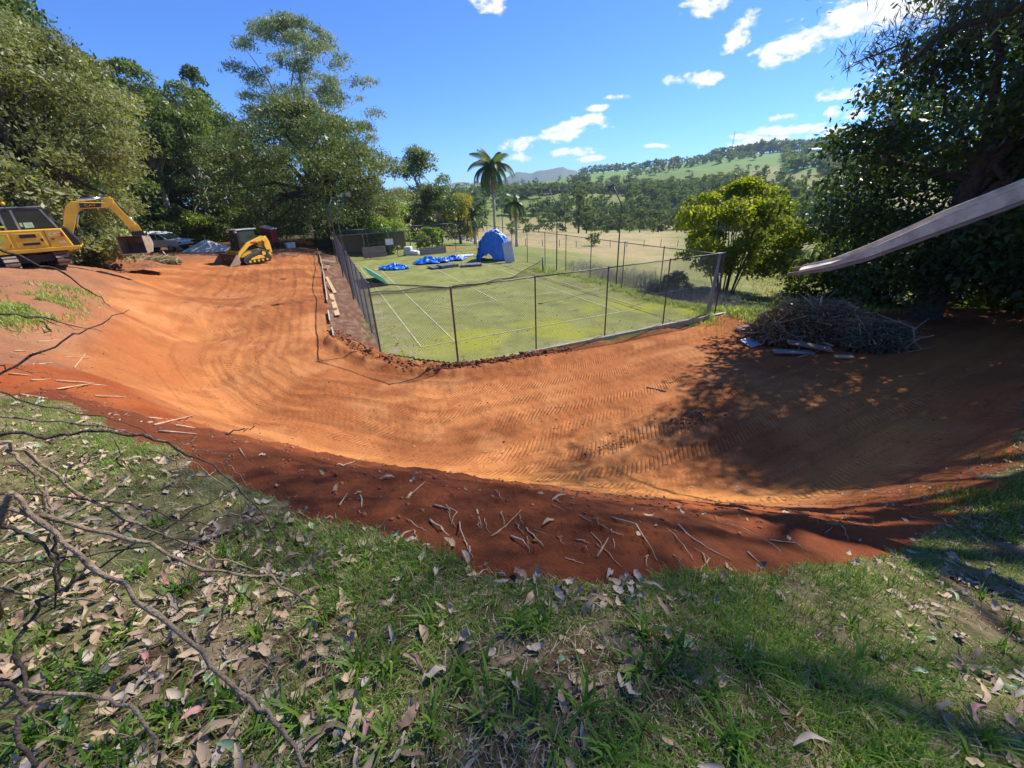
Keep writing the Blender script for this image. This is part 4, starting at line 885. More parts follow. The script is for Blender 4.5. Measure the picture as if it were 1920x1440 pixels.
def track_loader():
    O = np.array([*gp(470, 493, 1.15)[:2], 0]); O[2] = gz(O[0], O[1])+.02
    hd = math.atan2(-RH[1], -RH[0])+math.radians(62)      # faces left and towards the camera
    r = empty('track_loader', O, hd, 'yellow compact track loader with black cab and open front bucket', 'loader'); r.scale = (1.18,)*3
    for sg in (-1, 1):
        prof = [(-.98, .16), (-.85, .03), (.78, .03), (.95, .14), (.98, .30), (.85, .45), (-.30, .80), (-.55, .84), (-.72, .74), (-.98, .34)]
        mb = MB(); mb.prism(prof, sg*.78-.2, sg*.78+.2); t = mb.build('rubber_track', MT['rubber'], r, bevel=.03)
        inner = [(-.82, .2), (-.75, .13), (.72, .13), (.82, .22), (.8, .32), (-.35, .68), (-.52, .72), (-.62, .64)]
        mb = MB(); mb.prism(inner, sg*.99-.005, sg*.99+.005); mb.build('track_frame', MT['black'], t)
        mb = MB(); mb.prism([(-.5, .28), (.55, .26), (.45, .36), (-.1, .5), (-.4, .46)], sg*.99-.02, sg*.99+.02); mb.build('roller_frame', MT['yellow'], t, bevel=.01)
        mb = MB(); mb.tube([(-.48, sg*.97, .58), (-.48, sg*1.02, .58)], .13, 16); mb.build('drive_sprocket', MT['yellow'], t)
        for q in (-.62, -.3, 0., .3, .6): mb = MB(); mb.tube([(q, sg*.98, .17), (q, sg*1.01, .17)], .075, 12); mb.build('roller', MT['yellow'], t)
        for q in range(16): mb = MB(); x_ = -.85+q*.108; mb.box(x_, x_+.05, sg*.78-.205, sg*.78+.205, .0, .035); mb.build('track_lug', MT['rubber'], t)
        # lift arm
        arm = [(-1.15, 1.35), (-1.0, 1.62), (-.8, 1.66), (.3, 1.32), (1.0, .78), (1.3, .36), (1.18, .28), (.88, .62), (.2, 1.10), (-.75, 1.40), (-.95, 1.25)]
        mb = MB(); mb.prism(arm, sg*.66-.07, sg*.66+.07); a = mb.build('lift_arm', MT['yellow'], r, bevel=.015)
        mb = MB(); mb.prism([(-1.3, .7), (-.92, .75), (-.85, 1.0), (-1.0, 1.6), (-1.14, 1.64), (-1.28, 1.3)], sg*.66-.06, sg*.66+.06); mb.build('rear_tower', MT['yellow'], r, bevel=.02)
        mb = MB(); mb.tube([(-.9, sg*.66, .8), (-.2, sg*.66, 1.12)], .05, 10); cy = mb.build('lift_cylinder', MT['black'], r, smooth=True); mb = MB(); mb.tube([(-.2, sg*.66, 1.12), (.2, sg*.66, 1.28)], .03, 10); mb.build('piston_rod', MT['chrome'], cy, smooth=True)
        mb = MB(); mb.box(-.35, .05, sg*.735-.006, sg*.735+.006, 1.24, 1.36, None); mb.build('red_decal', MT['text_red'], a)
    mb = MB(); mb.box(-1.3, .85, -.56, .56, .3, .86); mb.build('chassis', MT['yellow'], r, bevel=.03)
    mb = MB(); mb.prism([(-1.42, .5), (-.55, .5), (-.5, 1.3), (-1.2, 1.34), (-1.42, 1.2)], -.56, .56); e = mb.build('engine_hood', MT['yellow'], r, bevel=.04)
    cp_ = [(-.55, .86), (.78, .86), (.70, 1.2), (.62, 2.02), (.5, 2.1), (-.55, 2.1)]
    mb = MB(); mb.prism(cp_, -.48, .48); cab = mb.build('cab', MT['black'], r, bevel=.03)
    mb = MB(); mb.prism([(.69, 1.1), (.715, 1.1), (.63, 1.98), (.605, 1.98)], -.4, .4); mb.build('windscreen', MT['glass_dark'], cab)
    for sg in (-1, 1): mb = MB(); mb.prism([(-.42, 1.3), (.55, 1.3), (.5, 1.98), (-.42, 1.98)], sg*.485-.006, sg*.485+.006); mb.build('side_window', MT['glass_dark'], cab)
    mb = MB(); mb.box(-.72, .66, -.52, .52, 2.1, 2.17); mb.build('cab_roof', MT['steel_grey'], cab, bevel=.02)
    for sg in (-1, 1): mb = MB(); mb.box(.6, .68, sg*.4-.08, sg*.4+.08, 1.98, 2.08); mb.build('work_lamp', MT['white'], cab)
    # bucket
    prof = [(1.32, .72), (1.22, .55), (1.22, .2), (1.34, .06), (2.0, .04)]; W = .98
    V = []
    for (x, z) in prof: V += [(x, -W, z), (x, W, z)]
    mb = MB(); mb.add(V, [(2*i, 2*i+1, 2*i+3, 2*i+2) for i in range(4)]); o = mb.build('bucket', MT['bucket_steel'], r); sd = o.modifiers.new('s', 'SOLIDIFY'); sd.thickness = .03; sd.offset = 0
    for sg in (-1, 1): mb = MB(); mb.prism(prof, sg*W-.015, sg*W+.015); mb.build('bucket_side', MT['bucket_edge'], o)
    mb = MB(); mb.box(1.95, 2.08, -W, W, .015, .045); mb.build('cutting_edge', MT['bucket_edge'], o)
    return r
track_loader()

def ute():
    O = at(312, 471, 41); O[2] = gz(O[0], O[1]); hd = math.atan2(RH[1], RH[0])+math.radians(-8)
    r = empty('utility_truck', O, hd, 'white utility truck with a canopy parked by the gravel heap', 'truck')
    W = .9
    body = [(-2.7, .5), (2.3, .42), (2.55, .5), (2.6, .85), (2.45, 1.02), (1.25, 1.12), (-2.7, 1.08)]
    mb = MB(); mb.prism(body, -W, W); b = mb.build('body', MT['white_paint'], r, bevel=.06)
    cabp = [(-.5, 1.08), (1.35, 1.10), (.62, 1.68), (.4, 1.74), (-.42, 1.74), (-.55, 1.6)]
    mb = MB(); mb.prism(cabp, -W+.1, W-.1); c = mb.build('cab', MT['white_paint'], r, bevel=.05)
    can = [(-2.75, 1.08), (-.6, 1.08), (-.62, 1.85), (-2.4, 1.9), (-2.7, 1.78)]
    mb = MB(); mb.prism(can, -W+.02, W-.02); cn = mb.build('canopy', MT['white_paint'], r, bevel=.05)
    for sg in (-1, 1):
        y = sg*(W-.1)
        mb = MB(); mb.prism([(.3, 1.14), (1.16, 1.16), (.62, 1.62), (.3, 1.64)], y-.012, y+.012); mb.build('door_window', MT['glass_dark'], c)
        mb = MB(); mb.prism([(-.4, 1.14), (.2, 1.14), (.2, 1.64), (-.36, 1.64)], y-.012, y+.012); mb.build('door_window', MT['glass_dark'], c)
        y = sg*(W-.02); mb = MB(); mb.prism([(-2.35, 1.2), (-.9, 1.2), (-.9, 1.7), (-2.3, 1.72)], y-.012, y+.012); mb.build('canopy_window', MT['glass_dark'], cn)
        mb = MB(); mb.box(-1.7, -1.62, y-.016, y+.016, 1.2, 1.71); mb.build('window_bar', MT['white_paint'], cn)
        for x in (-1.75, 1.55):
            mb = MB(); mb.tube([(x, sg*.62, .36), (x, sg*.9, .36)], .36, 24); w = mb.build('wheel', MT['rubber'], r, bevel=.03); mb = MB(); mb.tube([(x, sg*.9, .36), (x, sg*.915, .36)], [.21, .18], 18); mb.build('rim', MT['steel_grey'], w)
        mb = MB(); mb.box(2.46, 2.6, sg*.72-.14, sg*.72+.14, .78, .92); mb.build('headlight', MT['glass_dark'], b)
        mb = MB(); mb.box(1.0, 1.1, sg*(W+.1)-.1, sg*(W+.1)+.1, 1.12, 1.26); mb.build('mirror', MT['black'], c, bevel=.01)
    mb = MB(); mb.prism([(1.24, 1.14), (1.30, 1.14), (.66, 1.66), (.62, 1.66)], -.7, .7); mb.build('windscreen', MT['glass_dark'], c)
    mb = MB(); mb.box(-.3, .3, -.6, .6, 1.74, 1.82); mb.build('roof_rack', MT['steel_grey'], c, bevel=.02)
    mb = MB(); mb.box(2.5, 2.66, -.88, .88, .45, .62); mb.build('bumper', MT['black'], b, bevel=.02)
    return r
ute()

# gravel heap
def heap(name, label, loc, rx, ry, h, m, seed, cat, rz=0., n=40, rough=.12, power=1.0):
    xs_ = np.linspace(-1.15, 1.15, n); X, Y = np.meshgrid(xs_, xs_); r_ = np.hypot(X, Y)+.12*(fbm(X*1.5+seed, Y*1.5, 1.5, 3, seed)-.5); Z = np.clip(1-r_, 0, 1)**power*h+(fbm(X+seed, Y, 5, 4, seed)-.5)*rough*(r_ < 1)-.04-.5*np.clip(r_-1, 0, 1)
    V = np.stack([X.ravel()*rx, Y.ravel()*ry, Z.ravel()], 1); i_ = np.arange(n*n).reshape(n, n); Ff = np.stack([i_[:-1, :-1], i_[:-1, 1:], i_[1:, 1:], i_[1:, :-1]], -1).reshape(-1, 4)
    Ff = Ff[(r_.ravel()[Ff] < 1.12).any(1)]
    o = np_mesh(name, V, Ff, m, smooth=True); o.location = [float(v) for v in loc]; o.rotation_euler = (0, 0, rz); tag(o, label, cat); return o
p_ = at(392, 470, 39); heap('gravel_heap', 'pale grey gravel heap beside the utility truck', (p_[0], p_[1], gz(p_[0], p_[1])), 2.3, 1.8, 1.15, MT['gravel'], 5, 'gravel heap', rough=.1)
# soil heap with cut vegetation right of the excavator
p_ = at(185, 472, 24); heap('soil_heap', 'heap of brown soil and cut brush under the excavator boom', (p_[0], p_[1], gz(p_[0], p_[1])), 2.6, 1.6, .9, MT['clod'], 9, 'soil heap', rough=.35)

# red machine
p_ = at(508, 462, 41); z_ = gz(p_[0], p_[1]); r = empty('red_machine', (p_[0], p_[1], z_), math.atan2(RH[1], RH[0])-.2, 'small dark red machine with a tilted hood behind the track loader', 'machine')
Mt = Matrix.Translation((0, 0, .7)) @ Matrix.Rotation(math.radians(12), 4, 'Y')
mb = MB(); mb.box(-.7, .7, -.45, .45, 0, 1.25, Mt, .86); h_ = mb.build('hood', MT['red'], r, bevel=.05); mb = MB(); mb.box(-.45, .45, -.47, -.44, .25, .95, Mt); mb.build('grille', MT['black'], h_); mb = MB(); mb.box(-.68, .64, -.46, .44, 1.26, 1.36, Mt, .9); mb.build('top_cover', MT['panel_white'], h_, bevel=.02)
mb = MB(); mb.box(-.65, .6, -.42, .42, .42, .74); mb.build('frame', MT['black'], r, bevel=.02)
for sx in (-.45, .4):
    for sy in (-.5, .5): mb = MB(); mb.tube([(sx, sy-.08, .3), (sx, sy+.08, .3)], .3, 18); w = mb.build('wheel', MT['rubber'], r, bevel=.02); mb = MB(); mb.tube([(sx, sy-.09, .3), (sx, sy+.09, .3)], .13, 12); mb.build('rim', MT['steel_grey'], w)
p_ = at(545, 465, 42); r = empty('white_tub', (p_[0], p_[1], gz(p_[0], p_[1])), .4, 'small white tub on the ground beside the red machine', 'tub'); mb = MB(); mb.box(-.4, .4, -.3, .3, 0, .5, None, 1.12); mb.build('tub', MT['white'], r, bevel=.04); mb = MB(); mb.box(-.46, .46, -.36, .36, .5, .54); mb.build('rim', MT['white'], r, bevel=.01)

# ------------------------------------------------------------------ things on the court
def tarp_patch(label, px, py, rx, ry, hgt, seed, rz=0., z=.05, cat='tarp'):
    g = gp(px, py, 0); n = 60; xs_ = np.linspace(-1.2, 1.2, n); X, Y = np.meshgrid(xs_, xs_)
    rim = 1+.35*(fbm(np.arctan2(Y, X)*2+20, X*0, 1., 3, seed)-.5)*2; r_ = np.hypot(X, Y)/rim
    rid = np.abs(fbm(X*2.2+seed, Y*2.2, 1., 4, seed)-.5)*2; rid2 = np.abs(fbm(X*4.5, Y*4.5+seed, 1.2, 3, seed+7)-.5)*2
    Z = hgt*np.clip(1.05-r_, 0, 1)**.5*(.25+1.5*(1-rid)**3*.6+.5*(1-rid2)**2)
    V = np.stack([X.ravel()*rx, Y.ravel()*ry, Z.ravel()+z], 1); i_ = np.arange(n*n).reshape(n, n); Ff = np.stack([i_[:-1, :-1], i_[:-1, 1:], i_[1:, 1:], i_[1:, :-1]], -1).reshape(-1, 4); Ff = Ff[(r_.ravel()[Ff] < 1.03).all(1)]
    o = np_mesh('crumpled_tarp', V, Ff, MT['tarp'], smooth=False); o.location = (g[0], g[1], 0); o.rotation_euler = (0, 0, rz); tag(o, label, cat); sd = o.modifiers.new('s', 'SOLIDIFY'); sd.thickness = .01; return o
ar = math.atan2(RH[1], RH[0])
tarp_patch('crumpled bright blue tarp lying alone near the green sheet', 740, 505, 1.25, .8, .34, 3, ar)
tarp_patch('long crumpled blue tarp beside the stacked grey sheets', 805, 494, 1.5, .75, .45, 8, ar+.15)
tarp_patch('spread blue tarp reaching towards the tent', 850, 489, 1.1, .7, .36, 12, ar+.2)
def sheet(name, label, px, py, w, d, th, m, rz, tilt=0., n=1, z=.05, cat='sheet', group=None, gap=.02):
    g = gp(px, py, 0); r = empty(name, (g[0], g[1], z), rz, label, cat, group)
    for k in range(n):
        Mx = Matrix.Rotation(tilt, 4, 'X') @ Matrix.Rotation(rnd.uniform(-.08, .08), 4, 'Z') @ Matrix.Translation((rnd.uniform(-.06, .06), 0, k*(th+gap)))
        mb = MB(); mb.box(-w/2, w/2, 0, d, 0, th, Mx)
        nb = max(2, int(w/.25))
        o = mb.build('panel', m, r, bevel=.006)
        for j in range(nb): mb = MB(); x_ = -w/2+.06+j*(w-.12)/(nb-1); mb.box(x_-.015, x_+.015, .01, d-.01, th, th+.012, Mx); mb.build('rib', m, o)
    return r
sheet('grey_sheet_stack', 'stack of dark grey sheets in front of the long blue tarp', 845, 503, 1.5, 1.1, .06, MT['panel_dark'], ar+.5, n=3)
sheet('grey_sheet_stack', 'pair of grey sheets sliding off the end of the long tarp', 822, 505, .9, 1.3, .05, MT['panel_dark'], ar+.6, n=2)
sheet('grey_sheet_stack', 'dark flat sheets lying between the tarps and the tent', 885, 501, 1.7, 1.0, .07, MT['panel_dark'], ar+.1, n=2)
sheet('white_sheet', 'pale flat sheet lying behind the spread tarp', 868, 482, 2.3, 1.2, .05, MT['panel_white'], ar+.1)
sheet('white_sheet', 'small white board half under the lone blue tarp', 712, 507, .9, .5, .03, MT['panel_white'], ar+.1)
def gsheet():
    g = gp(692, 527, 0); r = empty('green_sheet', (-.15, 15.2, .06), math.radians(90), 'large faded green roofing sheet propped against the side fence', 'sheet')
    Mx = Matrix.Rotation(math.radians(38), 4, 'X')
    mb = MB(); mb.box(-1.4, 2.6, -1.05, .55, 0.0, .03, Mx @ Matrix.Translation((0, 0, .6))); r0 = mb.build('panel', MT['panel_green'], r)
    for j in range(14): mb = MB(); x_ = -1.3+j*.29; mb.box(x_, x_+.05, -1.04, .54, .03, .055, Mx @ Matrix.Translation((0, 0, .6))); mb.build('rib', MT['panel_green'], r0)
    mb = MB(); mb.box(2.25, 2.6, -1.04, .54, .058, .07, Mx @ Matrix.Translation((0, 0, .6))); mb.build('white_edge', MT['panel_white'], r0)
gsheet()
# tent of blue tarp
def tent():  # wrinkled sheet over a hoop
    g = gp(926, 488, 0); r = empty('tarp_tent', (g[0], g[1], .03), ar+math.radians(-8), 'arched blue tarp tent on the court with a dark open mouth', 'tent')
    nu, nv = 48, 16; V = []
    for j in range(nv):
        for i in range(nu):
            a = math.pi*i/(nu-1); v = j/(nv-1); w = 1.5; h = 2.62
            x = -w*math.cos(a)*(1+.04*math.sin(v*9+i*.7)); z = h*max(0., math.sin(a))**.85*(1-.10*(v-.4)**2*4)
            y = -.5+2.3*v
            if v < .25: y -= .25*(1-v*4)*math.sin(a*3)
            k = .05*math.sin(i*1.3+j*.9)+.04*math.sin(i*.61-j*1.7)+.05*math.sin(i*3.1+j*2.3)*math.sin(j*1.1); nx_, nz_ = -math.cos(a), math.sin(a)
            V.append((x+k*nx_*1.2, y+.03*math.sin(i*2.1), max(.02, z+k*nz_)))
    Fc = [(j*nu+i, j*nu+i+1, (j+1)*nu+i+1, (j+1)*nu+i) for j in range(nv-1) for i in range(nu-1)]
    # back wall
    b = len(V); V.append((0, 1.8, 1.0)); Fc += [((nv-1)*nu+i+1, (nv-1)*nu+i, b) for i in range(nu-1)]
    mb = MB(); mb.add(V, Fc); o = mb.build('canopy', MT['tarp'], r); sd = o.modifiers.new('s', 'SOLIDIFY'); sd.thickness = .012
    # front curtain covering the upper and right part of the mouth
    V = []; n = 30; Fc = []
    for i in range(n):
        a = math.pi*i/(n-1); x = -1.47*math.cos(a); zt = 2.57*max(0., math.sin(a))**.85
        zb = .55+.14*math.sin(i*1.7) if x < .0 else .05
        if x < -1.1: zb = .05
        zb = min(zb, zt)
        for k in range(5): z = zt+(zb-zt)*k/4; V.append((x, -.52-.1*k/4-.06*math.sin(i*1.9+k), z))
    Fc = [(i*5+k, i*5+k+1, (i+1)*5+k+1, (i+1)*5+k) for i in range(n-1) for k in range(4)]
    mb = MB(); mb.add(V, Fc); o = mb.build('front_flap', MT['tarp'], r); sd = o.modifiers.new('s', 'SOLIDIFY'); sd.thickness = .01
    mb = MB(); mb.tube([(-1.42*math.cos(math.pi*k/12), -.3, 2.5*max(0., math.sin(math.pi*k/12))**.72+.02) for k in range(13)], .02, 6); mb.build('hoop', MT['steel_grey'], r); r.scale = (.92, .92, .95)
tent()
def lean_panel(label, px0, py0, w, h, lean, rz, z0=.03, m='panel_white', roll=0.):
    g = gp(px0, py0, 0); r = empty('leaning_sheet', (g[0], g[1], z0), rz, label, 'sheet'); Mx = Matrix.Rotation(roll, 4, 'Y') @ Matrix.Rotation(-lean, 4, 'X')
    mb = MB(); mb.box(-w/2, w/2, 0, .03, 0, h, Mx); o = mb.build('panel', MT[m], r, bevel=.005)
    for j in range(4): mb = MB(); x_ = -w/2+.05+j*(w-.1)/3; mb.box(x_-.012, x_+.012, -.012, 0, .01, h-.01, Mx); mb.build('rib', MT[m], o)
lean_panel('long pale sheet leaning on the right side of the tent', 957, 493, .85, 1.75, math.radians(16), ar-.2, roll=math.radians(-12))
tg = gp(940, 485, 0)
r = empty('ridge_sheet', (tg[0], tg[1], 1.8), ar-.1, 'pale sheet lying over the crown of the tent', 'sheet'); Mx = Matrix.Rotation(math.radians(38), 4, 'Y'); mb = MB(); mb.box(-.75, .35, -.75, .2, .42, .45, Mx); o = mb.build('panel', MT['panel_white'], r)
for j in range(3): mb = MB(); mb.box(-.74, .34, -.7+j*.38, -.66+j*.38, .451, .463, Mx); mb.build('rib', MT['panel_white'], o)

# behind the back fence: lean-to, notice, boards, wrapped bale
g = gp(690, 478, .3); r = empty('lean_to_shed', (1.2, 33.5, gz(1.2, 33.5)), 0, 'dark lean-to shed with a green metal roof under the trees', 'shed')
mb = MB(); mb.prism([(-2.6, 2.05), (5.2, 2.05), (5.2, 2.12), (-2.6, 2.12)], -1.6, 2.4, Matrix.Rotation(math.radians(-4), 4, 'X')); rf = mb.build('roof', MT['panel_green'], r)
for x_ in (-2.4, .2, 2.8, 5.0):
    for y_ in (-1.4, 2.2): mb = MB(); mb.box(x_-.05, x_+.05, y_-.05, y_+.05, -.2, 2.1-.07*y_); mb.build('post', MT['timber_old'], r)
for j in range(26): mb = MB(); mb.box(-2.55+j*.298, -2.55+j*.298+.285, 2.26, 2.3, -.1, 1.9+.01*(j % 3)); mb.build('wall_board', MT['timber_old'], r)
r = empty('brown_board', (1.1, 29.5, .1), .05, 'wide brown board standing behind the back fence', 'board'); mb = MB(); mb.box(-.2, 2.1, 0, .05, 0, 1.05, Matrix.Rotation(-.2, 4, 'X')); mb.build('panel', MT['timber_old'], r, bevel=.01); mb = MB(); mb.box(-.2, 2.1, -.04, 0, .5, .58, Matrix.Rotation(-.2, 4, 'X')); mb.build('batten', MT['timber_grey'], r)
sg_ = at(707, 457, 45); r = empty('notice_board', (3.55, 29.12, .1), 0, 'blank white notice fixed to the back fence', 'notice'); mb = MB(); mb.box(-.38, .38, -.22, -.2, 1.15, 1.72); o = mb.build('plate', MT['white'], r); mb = MB(); mb.box(-.38, .38, -.212, -.11, 1.4, 1.44); mb.build('bracket', MT['post'], r)
g = gp(772, 478, 0); r = empty('wrapped_bale', (g[0], g[1], .04), ar-.1, 'white plastic wrapped bale sitting by the back fence', 'bale')
mb = MB(); mb.box(-.75, .5, -.45, .45, 0, .42); mb.build('wrapped_block', MT['panel_white'], r, bevel=.09); mb = MB(); mb.box(-.7, .1, -.4, .4, .42, .82); mb.build('wrapped_block', MT['panel_white'], r, bevel=.12); mb = MB(); mb.box(.12, .85, -.5, .2, .0, .36); mb.build('wrapped_block', MT['white'], r, bevel=.08)
g = gp(820, 466, 0); r = empty('timber_hoarding', (7.6, 28.2, .03), .02, 'low wide panel of grey boards behind the blue tarps', 'hoarding')
for j in range(4): mb = MB(); mb.box(-1.3, 1.5, -.02+.004*(j % 2), .03, .04+j*.17, .04+j*.17+.16); mb.build('board', MT['timber_grey'], r, bevel=.004)
for x_ in (-1.1, 1.3): mb = MB(); mb.box(x_-.05, x_+.05, .032, .09, 0, .75); mb.build('post', MT['timber_old'], r)
g = gp(800, 455, -.4); r = empty('white_trestle', (g[0], g[1], gz(g[0], g[1])), ar, 'long low white table beyond the back fence', 'table'); mb = MB(); mb.box(-1.9, 1.9, -.35, .35, .62, .68); mb.build('table_top', MT['white'], r, bevel=.01)
for x_ in (-1.6, 1.6):
    for y_ in (-.3, .3): mb = MB(); mb.tube([(x_, y_, 0), (x_, y_, .62)], .03, 8); mb.build('leg', MT['steel_grey'], r)
g = gp(886, 436, -1.5); heap('rubble_heap', 'low heap of grey rubble on the grass behind the court', (g[0], g[1], gz(g[0], g[1])), 2.4, 1.3, .8, MT['gravel'], 31, 'rubble heap', ar, rough=.45)
g = gp(860, 421, -.8); heap('thatch_heap', 'grey dead brush heap below the yellow tree', (g[0], g[1], gz(g[0], g[1])), 2.2, 1.5, 1.8, MT['timber_grey'], 33, 'brush heap', ar, rough=.5)

# boards along the mulch strip
def plank(label, a, b, w, th, m, lift=(0, 0), roll=0., name='timber_board', group=None):
    a = Vector((*a, gz(*a)+lift[0])); b = Vector((*b, gz(*b)+lift[1])); d = b-a; L_ = d.length; q = d.to_track_quat('X', 'Z').to_matrix().to_4x4()
    mb = MB(); mb.box(0, L_, -w/2, w/2, 0, th, Matrix.Rotation(roll, 4, 'X')); o = mb.build(name, m, None, bevel=.005); o.matrix_world = Matrix.Translation(a) @ q; tag(o, label, 'board', group); return o
def w2(px, py, z=.25): return tuple(gp(px, py, z)[:2])
plank('pale new timber board lying on the mulch near the fence corner', w2(621, 551), w2(633, 592), .24, .05, MT['timber'], (.03, .03))
plank('pale timber board tilted off the retaining edge', w2(613, 522), w2(628, 548), .2, .05, MT['timber'], (.1, .04))
plank('weathered timber offcut between the two pale boards', w2(612, 529), w2(620, 540), .16, .05, MT['timber_old'], (.05, .03))
plank('flat brown board bridging the retaining edge to the fence', w2(606, 497), w2(630, 499), .5, .04, MT['timber_old'], (.3, .3))
plank('short upright-sided timber block below the bridging board', w2(611, 512), w2(617, 505), .3, .18, MT['timber_old'], (.02, .02))
pts_ = [(632, 655), (628, 640), (624, 622), (620, 608), (617, 590), (615, 572), (613, 554), (610, 538), (608, 520), (606, 506), (602, 490), (598, 480)]
for i in range(len(pts_)-1):
    a, b = w2(*pts_[i], .22), w2(*pts_[i+1], .22)
    if i in (0, 2, 4): continue
    plank('pale edging board holding back the dirt road', a, b, .05, .2, MT['timber'] if i > 3 else MT['kerb'], (-.02, -.02), name='edging_board', group='edging boards of the dirt road')

# ------------------------------------------------------------------ slide and its tower
def slide():
    tip = at(1496, 511, 5.2); kink = at(1625, 482, 4.75); top = at(2120, 300, 3.5); top = kink+(top-kink)*1.75
    r = empty('slide', (float(top[0]), float(top[1]), gz(top[0], top[1])), 0, 'galvanised metal slide chute hanging out over the cleared dirt', 'slide')
    base = np.array(r.location)
    path = [tip, tip+(kink-tip)*.5+np.array([0, 0, -.02]), kink, kink+(top-kink)*.2, kink+(top-kink)*.5, top]
    path = [q-base for q in path]; dirn = (top-tip); dirn[2] = 0; dirn /= np.linalg.norm(dirn); side = np.array([-dirn[1], dirn[0], 0])      # far side
    W = .46; hw = [.012, .03, .08, .14, .155, .155]
    def strip(off0, off1, up0, up1, nm, m, th=.012):
        V = []
        for q, h in zip(path, hw): V += [q+side*off0+np.array([0, 0, up0*h]), q+side*off1+np.array([0, 0, up1*h])]
        mb = MB(); mb.add(V, [(2*i, 2*i+1, 2*i+3, 2*i+2) for i in range(len(path)-1)]); o = mb.build(nm, m, r); sd = o.modifiers.new('s', 'SOLIDIFY'); sd.thickness = th; sd.offset = 0; return o
    strip(0, W, 0, 0, 'bed', MT['slide']); strip(0, 0, .0, 1, 'side_wall', MT['slide']); strip(W, W, .0, 1, 'side_wall', MT['slide'])
    for off in (0, W):
        mb = MB(); mb.tube([q+side*off+np.array([0, 0, h]) for q, h in zip(path, hw)], .012, 8); mb.build('rolled_edge', MT['chrome'] if 0 else MT['slide'], r, smooth=True)
    a = path[0]-dirn*.10; b = path[2]
    for off in (-.005, W-.03):
        V = []
        for q in (a, path[1], path[2], path[5]):
            for dz in (-.012, -.05):
                for o_ in (off, off+.035): V.append(q+side*o_+np.array([0, 0, dz]))
        Fc = []
        for i in range(3):
            k0, k1 = 4*i, 4*i+4
            for (p0, p1) in ((0, 1), (1, 3), (3, 2), (2, 0)): Fc.append((k0+p0, k0+p1, k1+p1, k1+p0))
        Fc += [(0, 2, 3, 1), (12, 13, 15, 14)]
        mb = MB(); mb.add(V, Fc); mb.build('timber_rail', MT['timber_old'], r)
    # tower, well out past the right edge of the picture
    tx, ty = top[0]+dirn[0]*.72, top[1]+dirn[1]*.72; zt = top[2]; gz_ = gz(tx, ty)
    t = empty('play_tower', (tx, ty, gz_), math.atan2(dirn[1], dirn[0]), 'timber play tower carrying the top of the metal slide', 'tower')
    for sx in (-.7, .7):
        for sy in (-.6, .6): mb = MB(); mb.box(sx-.05, sx+.05, sy-.05, sy+.05, -.3, zt-gz_+1.0); mb.build('post', MT['timber_old'], t)
    for j in range(9): mb = MB(); mb.box(-.75+j*.167, -.75+j*.167+.155, -.65, .65, zt-gz_-.04, zt-gz_); mb.build('deck_board', MT['timber_old'], t)
    for sy in (-.66, .63):
        for hh in (.45, .9): mb = MB(); mb.box(-.75, .75, sy, sy+.03, zt-gz_+hh, zt-gz_+hh+.09); mb.build('rail', MT['timber_old'], t)
slide()

# ------------------------------------------------------------------ surface queries for small things
def hit(px, py, tmax=60.):
    d = ray(px, py); ts = np.geomspace(.6, tmax, 220); P = CAM[None]+d[None]*ts[:, None]; c = P[:, 2]-z_base(P[:, 0], P[:, 1]); i = int(np.argmax(c < 0))
    if c[i] >= 0: return None
    a, b = ts[i-1], ts[i]
    tt = np.linspace(a, b, 24); P = CAM[None]+d[None]*tt[:, None]; c = P[:, 2]-z_base(P[:, 0], P[:, 1]); i = int(np.argmax(c < 0)); q = P[i]
    return np.array([q[0], q[1], float(surface(q[:1], q[1:2])[0][0])])
def szs(x, y): return surface(np.asarray(x, float), np.asarray(y, float))[0]
def project(P):
    d = P-CAM[None]; zc_ = d @ FW; return 960+FPX*(d @ RV)/zc_, 720-FPX*(d @ UV)/zc_, zc_

# ------------------------------------------------------------------ lawn grass
def blades(x, y, z, hgt, wid, rng, lean=.5, lv=None, base_dir=None):
    n = len(x); a = rng.random(n)*2*math.pi; dx, dy = np.cos(a), np.sin(a); ln = hgt*lean*rng.uniform(.2, 1.6, n)
    b = np.stack([x, y, z-.01], 1); s_ = np.stack([-dy, dx, dx*0], 1)*(wid*.5)[:, None]; o = np.stack([dx, dy, dx*0], 1)
    m = b+o*(ln*.38)[:, None]+np.array([0, 0, 1])*(hgt*.62)[:, None]; t = b+o*ln[:, None]+np.array([0, 0, 1])*(hgt*rng.uniform(.6, 1.0, n))[:, None]
    V = np.stack([b-s_, b+s_, m+s_*.8, m-s_*.8, t], 1).reshape(-1, 3); k = np.arange(n)[:, None]*5
    return V, (k+np.array([[0, 1, 2, 3]])), (k+np.array([[3, 2, 4]]))
def grass_obj(name, x, y, hgt, wid, m, rng, lean=.5, lv=None, parent=None):
    z = szs(x, y); V, Q, T = blades(x, y, z, hgt, wid, rng, lean); lv = rng.random(len(x)) if lv is None else lv
    o = np_mesh(name, V, [Q, T], m, {'lv': (np.repeat(lv, 5), 'FLOAT')}); tag(o, kind='stuff'); return o
def view_filter(x, y, z, pad=120):
    P = np.stack([x, y, z], 1); u, v, d = project(P); return (d > .2) & (u > -pad) & (u < 1920+pad) & (v > 300) & (v < 1440+pad)
rg = np.random.default_rng(101)
N0 = 900000
r_ = .45+11*rg.random(N0)**1.5; a_ = YAW+np.radians(rg.uniform(-76, 76, N0)); x = CAM[0]+r_*np.sin(a_); y = CAM[1]+r_*np.cos(a_)
ok = inpoly(x+(fbm(x, y, 1.6, 4, 31)-.5)*.55, y+(fbm(x, y, 1.6, 4, 41)-.5)*.55, lawn_poly); x, y = x[ok], y[ok]
z = z_base(x, y); ok = view_filter(x, y, z); x, y, z = x[ok], y[ok], z[ok]
u_, v_, d_ = project(np.stack([x, y, z], 1))
